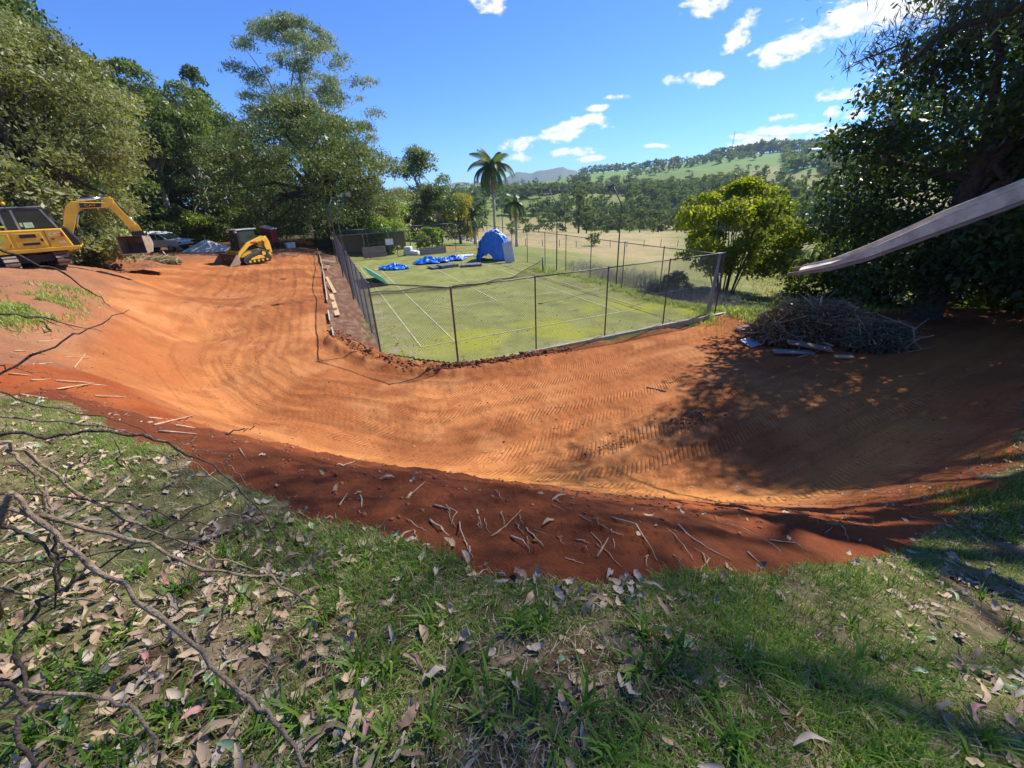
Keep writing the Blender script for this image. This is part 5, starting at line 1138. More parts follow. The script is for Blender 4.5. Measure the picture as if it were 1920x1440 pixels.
pat = fbm(x, y, 1.5, 3, 400); pat2 = fbm(x, y, 5., 3, 410)
leftb = sstep(900, 250, u_)*sstep(850, 980, v_)          # thin, littered patch under the bare branches
dens = np.clip(sstep(.26, .46, pat)*.85+sstep(.40, .60, pat2)*.5, .12, 1)*(1-.68*leftb)
lit_l = sstep(330, 150, u_)*sstep(900, 800, v_); dens = np.maximum(dens, lit_l*.8)
keep = rg.random(len(x)) < dens*np.clip(.30+.085*(d_), 0, 1)
x, y, d_, pat = x[keep], y[keep], d_[keep], pat[keep]
sel = rg.permutation(len(x))[:255000]; x, y, d_, pat = x[sel], y[sel], d_[sel], pat[sel]
# tufts: pull blades towards tuft centres
cxx, cyy = np.round(x/.11)*.11+.05*np.sin(x*90), np.round(y/.11)*.11+.05*np.cos(y*80); pull = .25*rg.random(len(x)); x = x+(cxx-x)*pull; y = y+(cyy-y)*pull
hg = (.022+.044*rg.random(len(x))**1.3)*(.75+.7*sstep(.4, .65, fbm(x, y, 2.2, 2, 420))); wd = .0024+.0031*rg.random(len(x))
lv = np.clip(.15+.6*rg.random(len(x))+.5*(fbm(x, y, 3., 2, 430)-.5), 0, .93); dry = rg.random(len(x)) < .10+.2*(pat < .40); lv = np.where(dry, 1.0, lv)
grass_obj('grass', x, y, hg, wd, LM['grass'], rg, .75, lv)
# dry thatch lying between the blades
n_ = 30000; r_ = .45+8*rg.random(n_)**1.3; a_ = YAW+np.radians(rg.uniform(-76, 76, n_)); x = CAM[0]+r_*np.sin(a_); y = CAM[1]+r_*np.cos(a_); ok = inpoly(x, y, lawn_poly) & view_filter(x, y, z_base(x, y)); x, y = x[ok], y[ok]; z = szs(x, y)+.004+.012*rg.random(len(x))
a_ = rg.random(len(x))*6.283; L_ = .02+.05*rg.random(len(x)); w_ = .001+.0022*rg.random(len(x)); dx, dy = np.cos(a_), np.sin(a_); b_ = np.stack([x, y, z], 1); d3 = np.stack([dx, dy, rg.normal(0, .22, len(x))], 1); s3 = np.stack([-dy, dx, dx*0], 1)*w_[:, None]
Vt = np.stack([b_-s3, b_+s3, b_+d3*L_[:, None]], 1).reshape(-1, 3); o = np_mesh('dry_thatch', Vt, np.arange(len(Vt)).reshape(-1, 3), LM['thatch'], {'lv': (np.repeat(rg.random(len(x)), 3), 'FLOAT')}); tag(o, kind='stuff')
# broad-leaved tufts
bx, by = [], []
for k in range(90):
    q = hit(rnd.uniform(0, 1920), rnd.uniform(980, 1440), 8)
    if q is None or not inpoly(q[:1], q[1:2], lawn_poly)[0]: continue
    m_ = rnd.randint(14, 26); bx += list(q[0]+rg.normal(0, .018, m_)); by += list(q[1]+rg.normal(0, .018, m_))
bx = np.array(bx); by = np.array(by); grass_obj('weed_tufts', bx, by, .05+.06*rg.random(len(bx)), .008+.006*rg.random(len(bx)), LM['grass'], rg, 1.1, .1+.6*rg.random(len(bx)))
# sunny grass strip on the upper terrace and by the lawn corner
def strip_grass(name, pxs, n, hmin, hmax, w, m, spread=.5, lean=.7, s=5):
    rng = np.random.default_rng(s); P = [hit(*q, 120) for q in pxs]; P = np.array([q for q in P if q is not None]); t = rng.random(n)*(len(P)-1); i = np.minimum(t.astype(int), len(P)-2); f = (t-i)[:, None]
    q = P[i]*(1-f)+P[i+1]*f; x = q[:, 0]+rng.normal(0, spread, n); y = q[:, 1]+rng.normal(0, spread, n); k_ = fbm(x, y, 1.3, 3, s) > .42; x, y = x[k_], y[k_]
    grass_obj(name, x, y, rng.uniform(hmin, hmax, len(x)), np.full(len(x), w), m, rng, lean)
strip_grass('terrace_grass', [(-30, 607), (20, 594), (60, 580), (100, 563), (150, 545)], 5500, .08, .22, .02, LM['grass_lit'], .32)
strip_grass('kerbside_grass', [(1345, 598), (1390, 588), (1440, 590), (1500, 580), (1560, 575), (1600, 590)], 9000, .12, .4, .02, LM['grass_lit'], .8, s=7)
strip_grass('fence_grass', [(1165, 545), (1215, 562), (1270, 572), (1330, 585)], 6000, .1, .3, .016, LM['grass_lit'], .3, s=8)
strip_grass('fence_grass', [(1000, 505), (1060, 515), (1110, 528), (1160, 545)], 6000, .12, .35, .02, LM['grass_lit'], .45, s=9)
strip_grass('paddock_grass', [(1420, 560), (1500, 540), (1600, 540), (1500, 520), (1420, 530), (1600, 500)], 9000, .1, .35, .025, LM['weed'], 2.2, s=10)
strip_grass('corner_grass', [(700, 640), (695, 620), (690, 600), (682, 570)], 900, .08, .28, .014, LM['grass_lit'], .12, s=11)
strip_grass('right_bank_grass', [(1918, 850), (1895, 930), (1820, 990)], 3500, .05, .14, .008, LM['grass'], .3, s=12)

# dry grey brush outside the paddock fence
def dry_brush(name, label, centre, rx, ry, h, n, seed, m, cat='brush'):
    rng = np.random.default_rng(seed); mb = MB(); root = empty(name, (centre[0], centre[1], gz(*centre[:2])), 0, label, cat)
    for k in range(n):
        a = rng.random()*6.28; q = rng.random()**.5; bx = rx*q*math.cos(a); by = ry*q*math.sin(a); e = h*rng.uniform(.4, 1.1); dx, dy = rng.normal(size=2)*.45*e
        z0 = gz(centre[0]+bx, centre[1]+by)-root.location[2] if k % 6 == 0 else 0
        mb.tube([(bx, by, z0-.05), (bx+dx*.4, by+dy*.4, e*.55), (bx+dx, by+dy, e)], [.009, .006, .002], 3, cap=False)
        for j in range(2): mb.tube([(bx+dx*.4, by+dy*.4, e*.55), (bx+dx*.4+rng.normal()*.2, by+dy*.4+rng.normal()*.2, e*.55+.3*e*rng.random())], [.005, .002], 3, cap=False)
    o = mb.build('twigs', m, root); tag(o, kind='stuff'); return root
MT['dry'] = mat('dry_stems', (.26, .22, .18), .9, c2=(.48, .43, .37), scale=6)
dry_brush('dry_brush', 'grey dead brush behind the bent pole on the paddock side', (14.9, 5.6), 1.3, 3.0, 1.1, 420, 5, MT['dry'])
dry_brush('dry_brush', 'low grey dead brush by the corner of the paddock fence', (15.0, .2), 1.4, 2.2, .7, 380, 6, MT['dry'])
dry_brush('dry_brush', 'grey dead brush near the fallen net', (15.2, 11.0), 1.2, 2.6, 1.0, 260, 7, MT['dry'])
tree('shrub', 'dark leafy weed bush behind the paddock fence', on(15.3, 2.6), 1.2, .05, .9, 1.4, .04, 14, .4, 3600, .12, LM['mid'], MT['bark'], None, 91, cat='shrub')

# ------------------------------------------------------------------ fallen leaves
def leaf_mesh(L_, w, curl, twist, seed):
    rng = np.random.default_rng(seed); n = 7; V = []
    for i in range(n):
        t = i/(n-1); ww = w*math.sin(math.pi*min(1, t*.93+.04))**.8*(1-.25*t); x = (t-.5)*L_; zc_ = curl*L_*((t-.5)**2*2-.18)+.004*rng.normal(); yo = twist*L_*math.sin(t*2.6)*.5
        V += [(x, yo-ww/2, zc_+.16*ww+.004*rng.normal()), (x, yo, zc_-.03*ww), (x, yo+ww/2, zc_+.2*ww+.004*rng.normal())]
    Fq = []
    for i in range(n-1):
        for j in range(2): Fq.append((3*i+j, 3*i+j+1, 3*i+4+j, 3*i+3+j))
    return np.array(V), np.array(Fq)
LV = [leaf_mesh(.085*k1, .030*k2, c, t, i) for i, (k1, k2, c, t) in enumerate([(1, 1, .3, .2), (1.2, .8, -.25, .35), (.8, 1.3, .5, -.2), (1.05, 1.1, .15, -.4), (.7, 1.2, .7, .1), (1.35, .7, .2, .5), (.9, 1.0, -.4, .25), (.6, 1.25, .35, .0)])]
lmats = [MT['leaf_tan'], MT['leaf_brown'], MT['leaf_grey'], MT['leaf_pink'], MT['leaf_green']]
lmesh = {}
for i, (V, Fq) in enumerate(LV):
    for j, m in enumerate(lmats):
        o = np_mesh('fallen_leaf', V, Fq, m, smooth=True, link=False); lmesh[i, j] = o.data; bpy.data.objects.remove(o)
lab_l = {0: 'dry tan leaf lying in the foreground lawn', 1: 'dry brown leaf lying in the foreground lawn', 2: 'dry grey leaf lying in the foreground lawn', 3: 'fallen pink leaf lying in the foreground lawn', 4: 'fallen green leaf lying in the foreground lawn'}
grp_l = {0: 'tan fallen leaves', 1: 'brown fallen leaves', 2: 'grey fallen leaves', 3: 'pink fallen leaves', 4: 'green fallen leaves'}
rl = np.random.default_rng(55); n = 24000
r_ = .5+9.5*rl.random(n)**.8; a_ = YAW+np.radians(rl.uniform(-74, 74, n)); x = CAM[0]+r_*np.sin(a_); y = CAM[1]+r_*np.cos(a_)
inl = inpoly(x, y, lawn_poly); u_, v_, d_ = project(np.stack([x, y, z_base(x, y)], 1)); vis = (d_ > .2) & (u_ > -30) & (u_ < 1950) & (v_ < 1470) & (v_ > 600)
lf_ = sstep(1000, 250, u_)*sstep(880, 1000, v_); dn = np.where(inl, np.clip(.10+.55*sstep(.45, .62, fbm(x, y, 1.1, 4, 500))+.75*lf_*sstep(.3, .5, fbm(x, y, 2.5, 3, 505)), 0, 1), .012+.16*sstep(1550, 1850, u_)); ok = vis & (rl.random(n) < dn); x, y, d_, inl = x[ok], y[ok], d_[ok], inl[ok]
od = np.argsort(d_); x, y, d_, inl = x[od], y[od], d_[od], inl[od]; z = szs(x, y)
kinds = rl.choice(5, len(x), p=[.45, .30, .20, .012, .038]); var = rl.integers(0, 8, len(x)); cnt = 0; SV = []; SF = []; SM = []; nb = 0
for i in range(len(x)):
    k_ = int(kinds[i]); E = Matrix.Rotation(rl.random()*6.283, 4, 'Z') @ Matrix.Rotation(rl.normal()*.3, 4, 'X') @ Matrix.Rotation(rl.normal()*.25, 4, 'Y'); s_ = float(rl.uniform(.45, 1.3)); E = Matrix.Translation((x[i], y[i], z[i]+(.008+.026*rl.random() if inl[i] else .012))) @ E @ Matrix.Diagonal((s_, s_, s_, 1))
    if cnt < 290 and inl[i]:
        o = bpy.data.objects.new('fallen_leaf', lmesh[int(var[i]), k_]); col.objects.link(o); o.matrix_world = E; tag(o, lab_l[k_], 'leaf', grp_l[k_]); cnt += 1
    else:
        V, Fq = LV[int(var[i])]; Mx = np.array(E); SV.append(V @ Mx[:3, :3].T+Mx[:3, 3]); SF.append(Fq+nb); nb += len(V); SM += [k_]*len(Fq)
o = np_mesh('leaf_litter', np.concatenate(SV), np.concatenate(SF), None, smooth=True, mats=lmats, midx=SM); tag(o, kind='stuff')
for (px, py, k_, v, s_, rz) in [(700, 1368, 3, 1, 1.0, .9), (1830, 1352, 3, 5, 1.1, -.2), (655, 1365, 0, 3, 1.6, 1.3), (375, 1345, 3, 0, 1.0, .2), (100, 1340, 3, 5, 1.1, .3), (1515, 1418, 2, 5, 1.3, -.5), (430, 1420, 4, 1, 1.2, -.9)]:
    q = hit(px, py, 8)
    if q is None: continue
    o = bpy.data.objects.new('fallen_leaf', lmesh[v, k_]); col.objects.link(o); o.matrix_world = Matrix.Translation((q[0], q[1], q[2]+.04)) @ Matrix.Rotation(rz, 4, 'Z') @ Matrix.Rotation(.25, 4, 'X') @ Matrix.Diagonal((s_*.85, s_*.85, s_*.85, 1)); tag(o, lab_l[k_], 'leaf', grp_l[k_])

# leaves blown onto the court
rq = np.random.default_rng(66); n_ = 1500; x = rq.uniform(-1.4, 12.8, n_); y = -2.4+31*rq.random(n_)**1.6; x = np.where(rq.random(n_) < .45, -1.4+1.6*rq.random(n_)**2, x); ok = inpoly(x, y, COURT); x, y = x[ok], y[ok]
Vl, Fl = leaf_arrays(np.stack([x, y, np.full(len(x), .05)], 1), .09, rq, 3.0, .4); o = np_mesh('court_litter', Vl, Fl, LM['thatch'], {'lv': (np.repeat(rq.random(len(x)), 4), 'FLOAT')}); tag(o, kind='stuff')
# ------------------------------------------------------------------ bare branches at lower left
def bare_shrub():
    root = empty('bare_shrub', tuple(hit(-40, 1150, 8)) if hit(-40, 1150, 8) is not None else on(-4.2, -13.6), 0, 'bare leafless shrub arching over the littered lawn', 'shrub')
    base = np.array(root.location)
    def br(pl, dep, r0, r1, m='twig', nm='branch', parent=root):
        pts = []; n_ = len(pl)
        for i, (a, b) in enumerate(pl): t = i/(n_-1); pts.append(at(a, b, dep[0]+(dep[1]-dep[0])*t)-base)
        # densify with slight knots
        P = []; rad = []
        for i in range(n_-1):
            for j in range(4): f = j/4; P.append(pts[i]*(1-f)+pts[i+1]*f+np.random.default_rng(i*7+j+int(pl[0][1])).normal(size=3)*.0045); rad.append(1.0 if j else 1.35)
        P.append(pts[-1]); rad.append(1.0); k_ = np.linspace(r0, r1, len(P))*.78
        mb = MB(); mb.tube(P, list(k_*np.array(rad)), 7); return mb.build(nm, MT[m], root, smooth=True)
    Z = lambda L_: [(a*.514, 700+b*.514) for a, b in L_]
    br([(-90, 940)]+Z([(0, 490), (180, 520), (480, 600), (740, 720), (980, 750), (1160, 860)]), (1.05, 1.45), .0105, .004)
    br([(-90, 790)]+Z([(0, 250), (100, 290), (290, 440), (500, 550), (690, 630), (880, 700), (1060, 750)]), (1.1, 1.6), .0085, .0025)
    br([(20, 925)]+Z([(150, 540), (330, 690), (570, 870), (740, 1020), (920, 1190), (1030, 1300), (1110, 1440), (1140, 1500)]), (1.15, 1.02), .0085, .006)
    br([(-90, 800)]+Z([(0, 215), (170, 230), (350, 215), (520, 225), (690, 290), (800, 350), (900, 450), (1000, 570), (1130, 800)]), (1.2, 1.7), .0075, .0018, 'twig_dark')
    br([(-60, 785)]+Z([(0, 160), (300, 180), (540, 230), (620, 260), (820, 410), (900, 470)]), (1.3, 1.8), .005, .0015, 'twig')
    br([(-60, 720)]+Z([(0, 70), (120, 120), (330, 150), (480, 190), (600, 250)]), (1.4, 1.9), .0045, .0012, 'twig_dark')
    br([(-60, 928)]+Z([(0, 440), (130, 435), (470, 470), (630, 525), (790, 565)]), (1.15, 1.5), .006, .002, 'twig_dark')
    br([(-40, 1350)]+Z([(80, 1180), (380, 1165), (490, 1230), (580, 1335), (575, 1440)]), (1.0, .98), .006, .0045)
    br(Z([(0, 690), (190, 680), (420, 650), (700, 605), (980, 640)]), (1.25, 1.5), .004, .0014, 'twig_dark')
    br(Z([(150, 850), (240, 790), (480, 630), (700, 500), (900, 395)]), (1.25, 1.55), .006, .0016, 'twig_dark')
    br(Z([(100, 1170), (60, 1050), (70, 950), (150, 830), (240, 780), (330, 690)]), (1.05, 1.15), .006, .005, 'twig_dark')
    br(Z([(0, 790), (130, 810), (300, 830), (520, 855)]), (1.1, 1.35), .0055, .0022)
    br(Z([(0, 1120), (90, 1190), (60, 1310), (130, 1440)]), (1.0, .95), .007, .006, 'twig_dark')
    br(Z([(190, 560), (195, 640), (215, 740), (200, 860)]), (1.15, 1.2), .005, .003, 'twig_dark')
    br(Z([(0, 560), (120, 600), (200, 690), (215, 800)]), (1.1, 1.15), .006, .004, 'twig_dark')
    br(Z([(30, 280), (110, 350), (160, 460), (200, 560), (215, 700)]), (1.2, 1.2), .006, .004)
    br(Z([(145, 340), (170, 450), (205, 560)]), (1.25, 1.2), .004, .003)
    br(Z([(840, 720), (830, 830), (760, 960), (730, 1020)]), (1.3, 1.1), .0035, .003, 'twig_dark')
    br(Z([(270, 390), (330, 300), (420, 235)]), (1.4, 1.45), .003, .0012)
    br(Z([(440, 340), (430, 270), (400, 225)]), (1.45, 1.45), .003, .0012, 'twig_dark')
    br([(-40, 455), (60, 492), (120, 515), (165, 545), (206, 573)], (1.3, 1.6), .0055, .0015, 'twig_dark')
    br([(-40, 582), (20, 590), (80, 597), (130, 608), (192, 622)], (1.3, 1.6), .005, .0012, 'twig_dark')
    br([(-40, 722), (60, 668), (140, 630), (190, 607), (243, 580)], (1.3, 1.55), .005, .0014, 'twig_dark')
    br([(55, 592), (100, 606), (150, 618)], (1.35, 1.5), .003, .001); br([(75, 600), (95, 618), (88, 622), (78, 612)], (1.35, 1.4), .0025, .001, 'twig_dark'); br([(-30, 682), (30, 690), (85, 697)], (1.3, 1.45), .004, .0014)
    # fine side twigs
    rt = np.random.default_rng(9)
    for k in range(46):
        a, b = rt.uniform(0, 460), rt.uniform(800, 1400)
        if a > 620-(b-780)*.2: continue
        d0 = rt.uniform(1.05, 1.35); L_ = rt.uniform(30, 110); w = rt.uniform(-.4, 1.1) if rt.random() < .7 else rt.uniform(-1.6, 0)
        br([(a, b), (a+L_*.35*math.cos(w)+rt.normal()*4, b+L_*.35*math.sin(w)), (a+L_*.7*math.cos(w+.15), b+L_*.7*math.sin(w+.15)), (a+L_*math.cos(w+.1), b+L_*math.sin(w+.1))], (d0, d0+.05), .0026, .0008, 'twig_dark' if k % 2 else 'twig', 'twig')
    # stems down to the ground
    for (a, b) in ((-90, 940), (-90, 800), (20, 925), (-40, 1350)):
        q = at(a, b, 1.08)-base; mb = MB(); mb.tube([(rnd.uniform(-.08, .08), rnd.uniform(-.08, .08), -.08), tuple(q*.5+np.array([0, 0, .05])), tuple(q)], [.016, .013, .009], 7); mb.build('stem', MT['twig'], root, smooth=True)
bare_shrub()

# ------------------------------------------------------------------ exposed roots and sticks on the dirt
def ground_stick(name, label, cat, group, pl, r0, r1, m, lift=.012, arch=0.):
    P = [hit(*q, 90) for q in pl]
    if any(q is None for q in P): return
    o0 = P[0]; pts = []
    for i, q in enumerate(P): t = i/(len(P)-1); pts.append(q-o0+np.array([0, 0, lift+arch*math.sin(t*math.pi)]))
    D = []
    for i in range(len(pts)-1):
        for j in range(3): f = j/3; D.append(pts[i]*(1-f)+pts[i+1]*f+rnd.uniform(-1, 1)*.006*np.array([1, -1, .6]))
    D.append(pts[-1]); mb = MB(); mb.tube(D, list(np.linspace(r0, r1, len(D))), 6); o = mb.build(name, m, None, smooth=True); o.location = [float(v) for v in o0]; tag(o, label, cat, group); return o
ROOTS = [[(1070, 960), (1095, 985), (1130, 1000), (1150, 1012)], [(1145, 980), (1190, 1002), (1215, 1035), (1232, 1058)], [(1270, 988), (1300, 1012), (1340, 1035), (1375, 1053)], [(1330, 972), (1390, 995), (1440, 1020), (1465, 1035)], [(1440, 1015), (1490, 1020), (1515, 1035)],
    [(805, 968), (825, 985), (842, 1000)], [(762, 970), (785, 985), (800, 992)], [(635, 945), (648, 930), (650, 922)], [(676, 925), (678, 950)], [(835, 945), (856, 965), (845, 978)], [(920, 998), (950, 980), (978, 958)], [(956, 996), (980, 1008), (993, 1020)], [(1110, 1005), (1130, 1030), (1165, 1065)], [(1118, 1045), (1140, 1018)], [(1600, 912), (1630, 920), (1660, 930)], [(1545, 1000), (1570, 985), (1588, 962)], [(1708, 968), (1750, 978)], [(1590, 975), (1640, 992)], [(1310, 1075), (1330, 1048), (1300, 1030)], [(862, 975), (866, 1000), (878, 1022)], [(895, 958), (902, 985)], [(1250, 1000), (1280, 1030), (1300, 1055)], [(1400, 1035), (1430, 1060)], [(812, 945), (850, 955)], [(760, 935), (800, 915)], [(450, 842), (462, 862)], [(640, 872), (662, 862), (690, 850)], [(1170, 960), (1200, 990)], [(985, 985), (1005, 1005), (1020, 1018)]]
for i, pl in enumerate(ROOTS): ground_stick('exposed_root', 'thin pale root torn out of the dark cut bank', 'root', 'roots sticking out of the cut bank', pl, .0032+.0026*(i % 3), .0018, MT['root'], .008, .02*(i % 2))
rr_t = random.Random(12)
for i in range(46):
    a, b = rr_t.uniform(520, 1640), rr_t.uniform(925, 1050)
    if b < 900+(abs(a-1150)/1150)*40 or b > 1055-max(0, (850-a))*.28: continue
    w = rr_t.uniform(.2, 1.6); L_ = rr_t.uniform(12, 42); ROOTS.append([(a, b), (a+L_*.5*math.cos(w)+rr_t.uniform(-4, 4), b+L_*.4*math.sin(w)), (a+L_*math.cos(w), b+L_*.8*math.sin(w))])
for i, pl in enumerate(ROOTS[29:]): ground_stick('exposed_root', 'thin pale root torn out of the dark cut bank', 'root', 'roots sticking out of the cut bank', pl, .0022+.001*(i % 3), .0012, MT['root'], .008, .02*(i % 2))
STICKS = [[(20, 705), (60, 707)], [(60, 660), (85, 662)], [(25, 655), (48, 656)], [(60, 715), (95, 712)], [(110, 735), (170, 724), (205, 730)], [(60, 682), (100, 680)], [(105, 715), (180, 725)], [(280, 782), (360, 790)], [(290, 795), (365, 778)], [(180, 745), (240, 752)], [(140, 690), (160, 660)], [(40, 742), (90, 748)], [(300, 812), (370, 818)], [(330, 800), (400, 808)], [(120, 668), (170, 672)], [(70, 640), (110, 636)]]
for i, pl in enumerate(STICKS): ground_stick('straw_stick', 'pale dry stick lying on the left red bank', 'stick', 'dry sticks on the left bank', pl, .014, .007, MT['root'], .015)
ground_stick('curved_stick', 'thin pale curved stick on the tracked dirt in the sun', 'stick', None, [(1040, 765), (1060, 764), (1072, 757)], .008, .005, MT['root'])
ground_stick('bark_strip', 'long strip of peeled bark in front of the brush heap', 'bark', None, [(1495, 672), (1520, 665), (1545, 655), (1548, 640)], .035, .015, MT['timber_old'], .03)
ground_stick('bark_strip', 'broken brown stick in the dappled shade', 'stick', None, [(1212, 727), (1235, 731), (1250, 734)], .03, .015, MT['timber_old'], .02)
ground_stick('white_pipe', 'white pipe lying on the dirt road past the track loader', 'pipe', None, [(522, 472), (545, 480)], .03, .03, MT['white'], .03)
q = hit(322, 491, 90); mb = MB(); mb.box(-.03, .03, -.03, .03, -.05, .85, Matrix.Rotation(math.radians(-22), 4, 'Y')); o = mb.build('white_stake', MT['white'], None, bevel=.004); o.location = [float(v) for v in q]; tag(o, 'leaning white stake in the cut branches at the bank top', 'stake')
q = hit(221, 470, 90); mb = MB(); mb.box(-.2, .2, -.15, .15, -.03, .42); o = mb.build('concrete_block', MT['kerb'], None, bevel=.02); o.location = [float(v) for v in q]; tag(o, 'small grey concrete block beside the excavator bucket', 'block')

# clods of soil along the berm and over the dirt
def clods(name, n, sampler, smin, smax, seed):
    rng = np.random.default_rng(seed); ico = bmesh.new(); bmesh.ops.create_icosphere(ico, subdivisions=1, radius=1.0); bv = np.array([v.co[:] for v in ico.verts]); bf = np.array([[v.index for v in f.verts] for f in ico.faces]); ico.free()
    x, y = sampler(rng, n); z = szs(x, y); s_ = smin+(smax-smin)*rng.random(len(x))**3; V = bv[None]*(1+.35*rng.normal(size=(len(x), len(bv), 1))*.6)*np.stack([s_*rng.uniform(.7, 1.3, len(x)), s_*rng.uniform(.7, 1.3, len(x)), s_*.7], 1)[:, None, :]+np.stack([x, y, z+s_*.2], 1)[:, None, :]
    Fq = bf[None]+(np.arange(len(x))*len(bv))[:, None, None]; o = np_mesh(name, V.reshape(-1, 3), Fq.reshape(-1, 3), MT['clod']); tag(o, kind='stuff'); return o
def s_berm(rng, n):
    P = np.array([(-3.0, 3.5), (-2.6, 1.6), (-1.9, -.5), (-.2, -2.6), (.9, -3.05), (2.6, -3.0), (5.0, -2.95)]); t = rng.random(n)*6; i = t.astype(int); f = (t-i)[:, None]; q = P[i]*(1-f)+P[i+1]*f; return q[:, 0]+rng.normal(0, .16, n), q[:, 1]+rng.normal(0, .16, n)
clods('soil_clods', 1700, s_berm, .008, .07, 3)
def s_dirt(rng, n):
    x = rng.uniform(-14, 14, n*3); y = rng.uniform(-13, 14, n*3); k_ = inpoly(x, y, dirt_poly) & ~inpoly(x, y, lawn_poly); return x[k_][:n], y[k_][:n]
clods('soil_crumbs', 2600, s_dirt, .005, .028, 4)
def s_bank(rng, n):
    x = rng.uniform(-8, 8, n*4); y = rng.uniform(-14, -6, n*4); zb = z_base(x, y); k_ = inpoly(x, y, dirt_poly) & ~inpoly(x, y, lawn_poly) & (zb > 1.2); return x[k_][:n], y[k_][:n]
clods('bank_crumbs', 2600, s_bank, .004, .02, 5)
q = gp(1300, 775, 0); clods('loose_soil', 350, lambda rng, n: (q[0]+rng.normal(0, .35, n), q[1]+rng.normal(0, .18, n)), .008, .045, 6)
q2 = gp(1160, 820, 0); clods('loose_soil', 250, lambda rng, n: (q2[0]+rng.normal(0, .6, n), q2[1]+rng.normal(0, .10, n)), .006, .03, 7)

# ------------------------------------------------------------------ brush heap by the shade tree
MT['brush'] = mat('brush_twigs', (.18, .12, .075), .9, c2=(.5, .38, .24), scale=3)
def brush_heap(label, cx, cy, rx, ry, h, ntw, nlf, seed, lm, rz, tw='brush', name='brush_heap', leaf=.11):
    rng = np.random.default_rng(seed); root = empty(name, (cx, cy, gz(cx, cy)), rz, label, 'brush heap'); mb = MB()
    def ht(u, v): q = u*u+v*v; return h*max(0, 1-q)**.6
    n = 26; V = []; Fq = []
    for j in range(n):
        for i in range(n):
            u = -1.1+2.2*i/(n-1); v = -1.1+2.2*j/(n-1); V.append((u*rx, v*ry, ht(u, v)*.75+.1*h*rng.normal()*(u*u+v*v < .95)-.06))
    core = MB(); core.add(V, [(j*n+i, j*n+i+1, (j+1)*n+i+1, (j+1)*n+i) for j in range(n-1) for i in range(n-1) if (-1.1+2.2*(i+.5)/(n-1))**2+(-1.1+2.2*(j+.5)/(n-1))**2 < 1.0]); core.build('core', MT['twig_dark'], root)
    for k in range(ntw):
        a = rng.random()*6.28; q = rng.random()**.6; u, v = q*math.cos(a), q*math.sin(a); c = np.array([u*rx, v*ry, ht(u, v)*rng.uniform(.4, 1.12)+.03]); d = rng.normal(size=3)*np.array([1, 1, .28]); d /= np.linalg.norm(d); L_ = rng.uniform(.3, 1.3)
        b = rng.normal(size=3)*.1*L_; r0 = rng.uniform(.003, .012) if k % 9 else rng.uniform(.015, .035); L_ = L_*(1.5 if k % 9 == 0 else 1); d = d+np.array([0, 0, .35*rng.random()*(k % 9 == 0)]); mb.tube([c-d*L_/2, c+b, c+d*L_/2], [r0, r0*.8, r0*.4], 4, cap=False)
    tag(mb.build('twigs', MT[tw], root), kind='stuff')
    a = rng.random(nlf)*6.28; q = rng.random(nlf)**.55; u, v = q*np.cos(a), q*np.sin(a); z = h*np.clip(1-u*u-v*v, 0, 1)**.6*rng.uniform(.55, 1.08, nlf)+.04; P = np.stack([u*rx, v*ry, z], 1)
    Vl, Fl = leaf_arrays(P, leaf, rng, .4, .4); o = np_mesh('leaves', Vl, Fl, lm, {'lv': (np.repeat(rng.random(nlf), 4), 'FLOAT')}, parent=root); tag(o, kind='stuff'); return root
LM['dead'] = leaf_mat('dead_foliage', (.12, .085, .04), (.40, .29, .14), .3)
LM['cut'] = leaf_mat('cut_foliage', (.05, .075, .04), (.2, .23, .13), .25)
bh = gp(1530, 628, .1); brush_heap('tangled brush heap of cut branches in front of the shade tree', bh[0], bh[1]+.3, 2.3, 1.3, 1.3, 850, 7000, 3, LM['dead'], ar, leaf=.13)
b2 = gp(1660, 650, .1); brush_heap('low leafy brush heap spilling over the shaded dirt', b2[0]-.1, b2[1]+.2, 1.15, .75, .85, 300, 5200, 4, LM['cut'], ar)
c1 = at(300, 492, 34); 
for (px, py, lab, rx_, hh) in [(300, 494, 'cut green branches scattered along the bank top', 1.6, .45), (205, 486, 'pale cut branches beside the excavator tracks', 1.5, .4), (262, 490, 'cut branches below the excavator bucket', .9, .35)]:
    q = hit(px, py, 120); brush_heap(lab, q[0], q[1], rx_, .7, hh, 220, 900, int(px), LM['olive'], ar, 'root', 'cut_branches', .13)
def prop(name, label, px, py, w, d, th, m, rz, tx, ty, dz=.05, cat='board', ribs=0):
    q = gp(px, py, .1); r = empty(name, (q[0], q[1], gz(q[0], q[1])+dz), rz, label, cat); Mx = Matrix.Rotation(tx, 4, 'X') @ Matrix.Rotation(ty, 4, 'Y'); mb = MB(); mb.box(-w/2, w/2, -d/2, d/2, 0, th, Mx); o = mb.build('panel', m, r, bevel=.004)
    for j in range(ribs): mb = MB(); y_ = -d/2+d*(j+1)/(ribs+1); mb.box(-w/2+.02, w/2-.02, y_-.012, y_+.012, th, th+.01, Mx); mb.build('ridge', m, o)
    return r
prop('plastic_panel', 'flat grey blue panel lying on dirt at the foot of the brush heap', 1414, 634, .75, .55, .03, MT['panel_plastic'], ar+.35, math.radians(14), math.radians(-6), .10, 'panel', 3)
prop('plastic_panel', 'grey blue ribbed panel stuck upright in the brush heap', 1440, 612, .5, .8, .03, MT['panel_plastic'], ar+.4, math.radians(50), math.radians(-10), .45, 'panel', 3)
prop('rough_plank', 'rough brown plank poking out of the brush heap', 1516, 652, 1.35, .3, .05, MT['timber_old'], ar-.35, math.radians(10), math.radians(8), .22)
prop('rough_plank', 'dark plank under the rough brown one', 1488, 656, 1.3, .28, .04, MT['timber_grey'], ar-.1, math.radians(6), math.radians(3), .08)
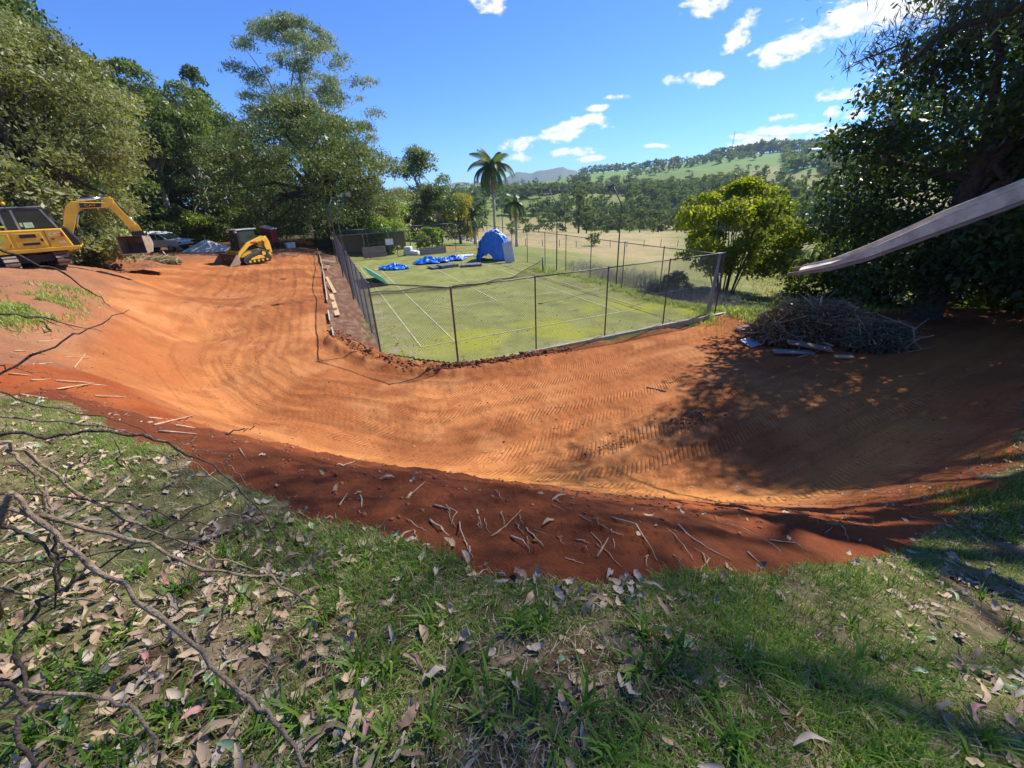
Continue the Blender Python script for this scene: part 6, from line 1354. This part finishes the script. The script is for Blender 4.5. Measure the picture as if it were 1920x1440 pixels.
prop('rough_plank', 'short pale offcut at the edge of the shaded dirt', 1583, 668, .55, .16, .05, MT['timber'], ar-.1, math.radians(8), 0, .05)
prop('rough_plank', 'reddish board at the left end of the brush heap', 1400, 608, .8, .3, .04, MT['timber_old'], ar+.2, math.radians(15), math.radians(-8), .12)
q = gp(1526, 604, 0); mb = MB(); mb.tube([(0, 0, .3), (.02, 0, .9), (-.01, 0, 1.62)], [.045, .04, .03], 8); o = mb.build('upright_stick', MT['timber'], None, smooth=True); o.location = (bh[0]-.1, bh[1]+.1, gz(bh[0], bh[1])); tag(o, 'stout pale stick standing upright in the brush heap', 'stick')
q = gp(1700, 655, .1); mb = MB(); mb.tube([(-.1, 0, .72), (-.02, -.05, .5), (-.03, -.1, .3), (.12, -.3, .06), (.2, -.35, .02)], [.02, .02, .018, .014, .012], 7); o = mb.build('forked_stick', MT['root'], None, smooth=True); o.location = (q[0], q[1], gz(q[0], q[1])); tag(o, 'pale bent stick leaning on the low leafy heap', 'stick')

# ------------------------------------------------------------------ far hillside trees
def far_tree_mesh(seed, n, leaf, tall=1.0, lm='far'):
    rng = np.random.default_rng(seed); cl_ = make_clumps(rng, .92, .18, .30/tall, .30/tall, 12, .15); p, v, ci = crown_points(cl_, n, rng, .5, .8); V, Fl = leaf_arrays(p, leaf, rng, .4, .6, v)
    mb = MB(); mb.tube([(0, 0, -.05), (0, 0, .8)], [.022, .01], 4, cap=False); tv = np.array(mb.v); tf = np.array(mb.f)+len(V)
    lv = np.clip(.4*rng.random(n)+.6*rng.random(len(cl_))[ci], 0, 1); return np.vstack([V, tv]), np.vstack([Fl, tf]), np.concatenate([np.repeat(lv, 4), np.full(len(tv), .05)])
FT = [far_tree_mesh(900+k, 330, .10, t) for k, t in enumerate((1.0, 1.25, .8, 1.1, 1.7))]
FTL = [far_tree_mesh(950+k, 70, .2, t) for k, t in enumerate((1.0, 1.3, .85))]
fobj = {}
for i, (V, Fq, lv) in enumerate(FT):
    for key in ('far', 'far_lime'):
        o = np_mesh('hillside_tree', V, Fq, LM[key], {'lv': (lv, 'FLOAT')}, link=False); fobj[i, key] = o.data; bpy.data.objects.remove(o)
rf_ = np.random.default_rng(77)
cand = []
n = 9000; px_ = rf_.uniform(820, 1680, n); r_ = 235+640*rf_.random(n)**.8
azz = np.array([azel(a, 330)[0] for a in px_]); X = CAM[0]+r_*np.sin(azz); Y = CAM[1]+r_*np.cos(azz)
wood = fbm(X, Y, 1/95., 4, 600); dens = sstep(.485, .56, wood)*1.1+.018
dens = dens*np.where((px_ > 1455) & (r_ > 470), .03, 1)*np.where(r_ > 620, .12, 1)+np.where((r_ < 420), .14, 0)*(wood > .4)
ok = rf_.random(n) < dens*np.where(r_ < 600, .62, .4); X, Y, r_ = X[ok], Y[ok], r_[ok]; Z = z_base(X, Y); hh = rf_.uniform(6, 13, len(X))
def row(pxs, rs, n, hmin, hmax, jit=8):
    t = np.linspace(0, 1, n); a = np.interp(t, np.linspace(0, 1, len(pxs)), pxs)+rf_.normal(0, 2, n); q = np.interp(t, np.linspace(0, 1, len(rs)), rs)+rf_.normal(0, jit, n); az_ = np.array([azel(k_, 320)[0] for k_ in a]); x = CAM[0]+q*np.sin(az_); y = CAM[1]+q*np.cos(az_); return x, y, q, rf_.uniform(hmin, hmax, n)
rows = [row([1090, 1270], [880, 870], 60, 11, 17), row([1330, 1400, 1580], [885, 890, 890], 75, 12, 20), row([1385, 1560], [905, 905], 40, 14, 24), row([1463, 1470, 1490], [800, 640, 520], 26, 11, 16, 5), row([1490, 1580], [500, 490], 16, 10, 17), row([1270, 1330], [880, 880], 16, 8, 13), row([1180, 1260, 1330, 1420], [700, 720, 760, 800], 40, 8, 14, 12), row([1543, 1545], [700, 700], 2, 26, 28, 3), row([1495, 1505], [780, 780], 3, 14, 18, 3), row([870, 1010], [420, 420], 24, 8, 15, 40)]
for (x, y, q, h) in rows: X = np.concatenate([X, x]); Y = np.concatenate([Y, y]); r_ = np.concatenate([r_, q]); hh = np.concatenate([hh, h])
Z = z_base(X, Y); o_ = np.argsort(-hh/r_)
labels_f = {'far': 'dark green tree on the far hillside', 'far_lime': 'light green tree on the far hillside'}
for i in o_[:270]:
    key = 'far_lime' if rf_.random() < .22 else 'far'; o = bpy.data.objects.new('hillside_tree', fobj[int(rf_.integers(0, 5)), key]); col.objects.link(o); o.location = (X[i], Y[i], Z[i]-.3); w_ = rf_.uniform(.85, 1.4); o.scale = (hh[i]*w_, hh[i]*w_, hh[i]); o.rotation_euler = (0, 0, rf_.random()*6.28); tag(o, labels_f[key], 'tree', labels_f[key].replace('tree', 'trees'))
SV, SF, SL, nb = [], [], [], 0
for i in o_[270:]:
    V, Fq, lv = FTL[int(rf_.integers(0, 3))]; a = rf_.random()*6.28; c, s_ = math.cos(a), math.sin(a); w_ = rf_.uniform(.85, 1.4)*hh[i]; SV.append(np.stack([(V[:, 0]*c-V[:, 1]*s_)*w_+X[i], (V[:, 0]*s_+V[:, 1]*c)*w_+Y[i], V[:, 2]*hh[i]+Z[i]-.3], 1)); SF.append(Fq+nb); SL.append(np.clip(lv*.8+.2*rf_.random(), 0, 1)); nb += len(V)
o = np_mesh('hillside_woodland', np.concatenate(SV), np.concatenate(SF), LM['far'], {'lv': (np.concatenate(SL), 'FLOAT')}); tag(o, kind='stuff')
# valley trees in the gully beyond the paddock
VT = []
for k, (px, py, r0, h, key, v) in enumerate([(1085, 420, 190, 19, 'far', 4), (1100, 420, 185, 13, 'far', 1), (1060, 420, 210, 10, 'far', 0), (1010, 420, 180, 8, 'far', 2), (1035, 420, 200, 9, 'far', 3), (985, 420, 170, 8, 'far', 0), (1115, 445, 86, 4.2, 'far_lime', 2), (1160, 420, 200, 12, 'far', 1), (1200, 425, 190, 11, 'far', 3), (1235, 425, 185, 12, 'far', 0), (1270, 425, 180, 11, 'far', 2), (1300, 425, 175, 13, 'far', 1), (1420, 430, 170, 11, 'far_lime', 0), (1470, 430, 160, 12, 'far', 1), (1500, 430, 150, 11, 'far', 3), (1225, 430, 150, 5, 'far_lime', 4), (1180, 430, 160, 6, 'far_lime', 2), (1330, 428, 190, 12, 'far', 0), (1395, 428, 200, 14, 'far', 3), (1445, 428, 190, 13, 'far', 2), (960, 425, 150, 6, 'far_lime', 1), (1140, 425, 175, 7, 'far_lime', 0), (880, 420, 160, 9, 'far', 0), (905, 420, 170, 10, 'far', 3)]):
    x, y = at_az(px, r0, py); o = bpy.data.objects.new('gully_tree', fobj[v, key]); col.objects.link(o); o.location = on(x, y, -.3); o.scale = (h*1.15, h*1.15, h); o.rotation_euler = (0, 0, k*1.3); tag(o, 'bushy tree in the gully past the dry paddock' if key == 'far' else 'light green bush at the foot of the dry paddock', 'tree', 'trees in the gully' if key == 'far' else 'light bushes by the paddock')
# mast and farm roofs on the ridge
a_, e_ = azel(1371, 290); x, y = CAM[0]+895*math.sin(a_), CAM[1]+895*math.cos(a_); z0 = gz(x, y); H_ = top_h(1371, 250, 895, z0)
r = empty('radio_mast', (x, y, z0), 0, 'thin radio mast standing on the far ridge', 'mast')
for k in range(3): a = 2.09*k; mb = MB(); mb.tube([(.9*math.cos(a), .9*math.sin(a), -1), (.55*math.cos(a), .55*math.sin(a), H_)], .16, 5); mb.build('leg', MT['steel_grey'], r)
for j in range(8):
    zz_ = H_*(j+.5)/8; mb = MB(); mb.tube([(.8*math.cos(2.09*k), .8*math.sin(2.09*k), zz_) for k in (0, 1, 2, 3)], .1, 4); mb.build('brace', MT['steel_grey'], r)
mb = MB(); mb.tube([(0, 0, H_-1), (0, 0, H_+3)], .3, 6); mb.build('antenna', MT['steel_grey'], r)
for k, (px, lab) in enumerate([(1522, 'white roofed farm shed on the far ridge'), (1545, 'low pale farmhouse on the far ridge')]):
    a_, e_ = azel(px, 288); x, y = CAM[0]+860*math.sin(a_), CAM[1]+860*math.cos(a_); r = empty('farm_building', (x, y, gz(x, y)), -a_+.2, lab, 'building'); mb = MB(); mb.box(-8+k*2, 8-k*2, -4, 4, -1, 3); w = mb.build('wall', MT['white'], r); mb = MB(); mb.prism([(-4.6, 3), (4.6, 3), (0, 5.2)], -8.5+k*2, 8.5-k*2, Matrix.Rotation(math.pi/2, 4, 'Z')); mb.build('roof', MT['panel_white'], r)
    for j in range(4): mb = MB(); mb.box(-6+j*3.4+k, -4.6+j*3.4+k, -4.05, -4.01, .8, 2.2); mb.build('window', MT['glass_dark'], r)
# paddock fence posts
for k in range(16):
    px = 985+k*32; q = at_az(px, 76+1.2*k, 440); mb = MB(); mb.tube([(0, 0, -.3), (0, 0, 1.15+.1*(k % 3))], [.07, .06], 6); o = mb.build('paddock_post', MT['timber_grey'], None); o.location = on(*q, 0); tag(o, 'grey timber post of the old paddock fence', 'post', 'old paddock fence posts')

# ------------------------------------------------------------------ haze
hz = MB(); hz.box(-4200, 4200, -4200, 4200, -75, 190); hm = bpy.data.materials.new('haze_air'); hm.use_nodes = True; N = hm.node_tree.nodes; L = hm.node_tree.links
for n in list(N): N.remove(n)
pv = N.new('ShaderNodeVolumePrincipled'); ou = N.new('ShaderNodeOutputMaterial'); pv.inputs['Color'].default_value = (.62, .80, 1.0, 1); pv.inputs['Density'].default_value = .00016; pv.inputs['Anisotropy'].default_value = .2
L.new(pv.outputs[0], ou.inputs['Volume']); o = hz.build('haze', hm); tag(o, kind='stuff')
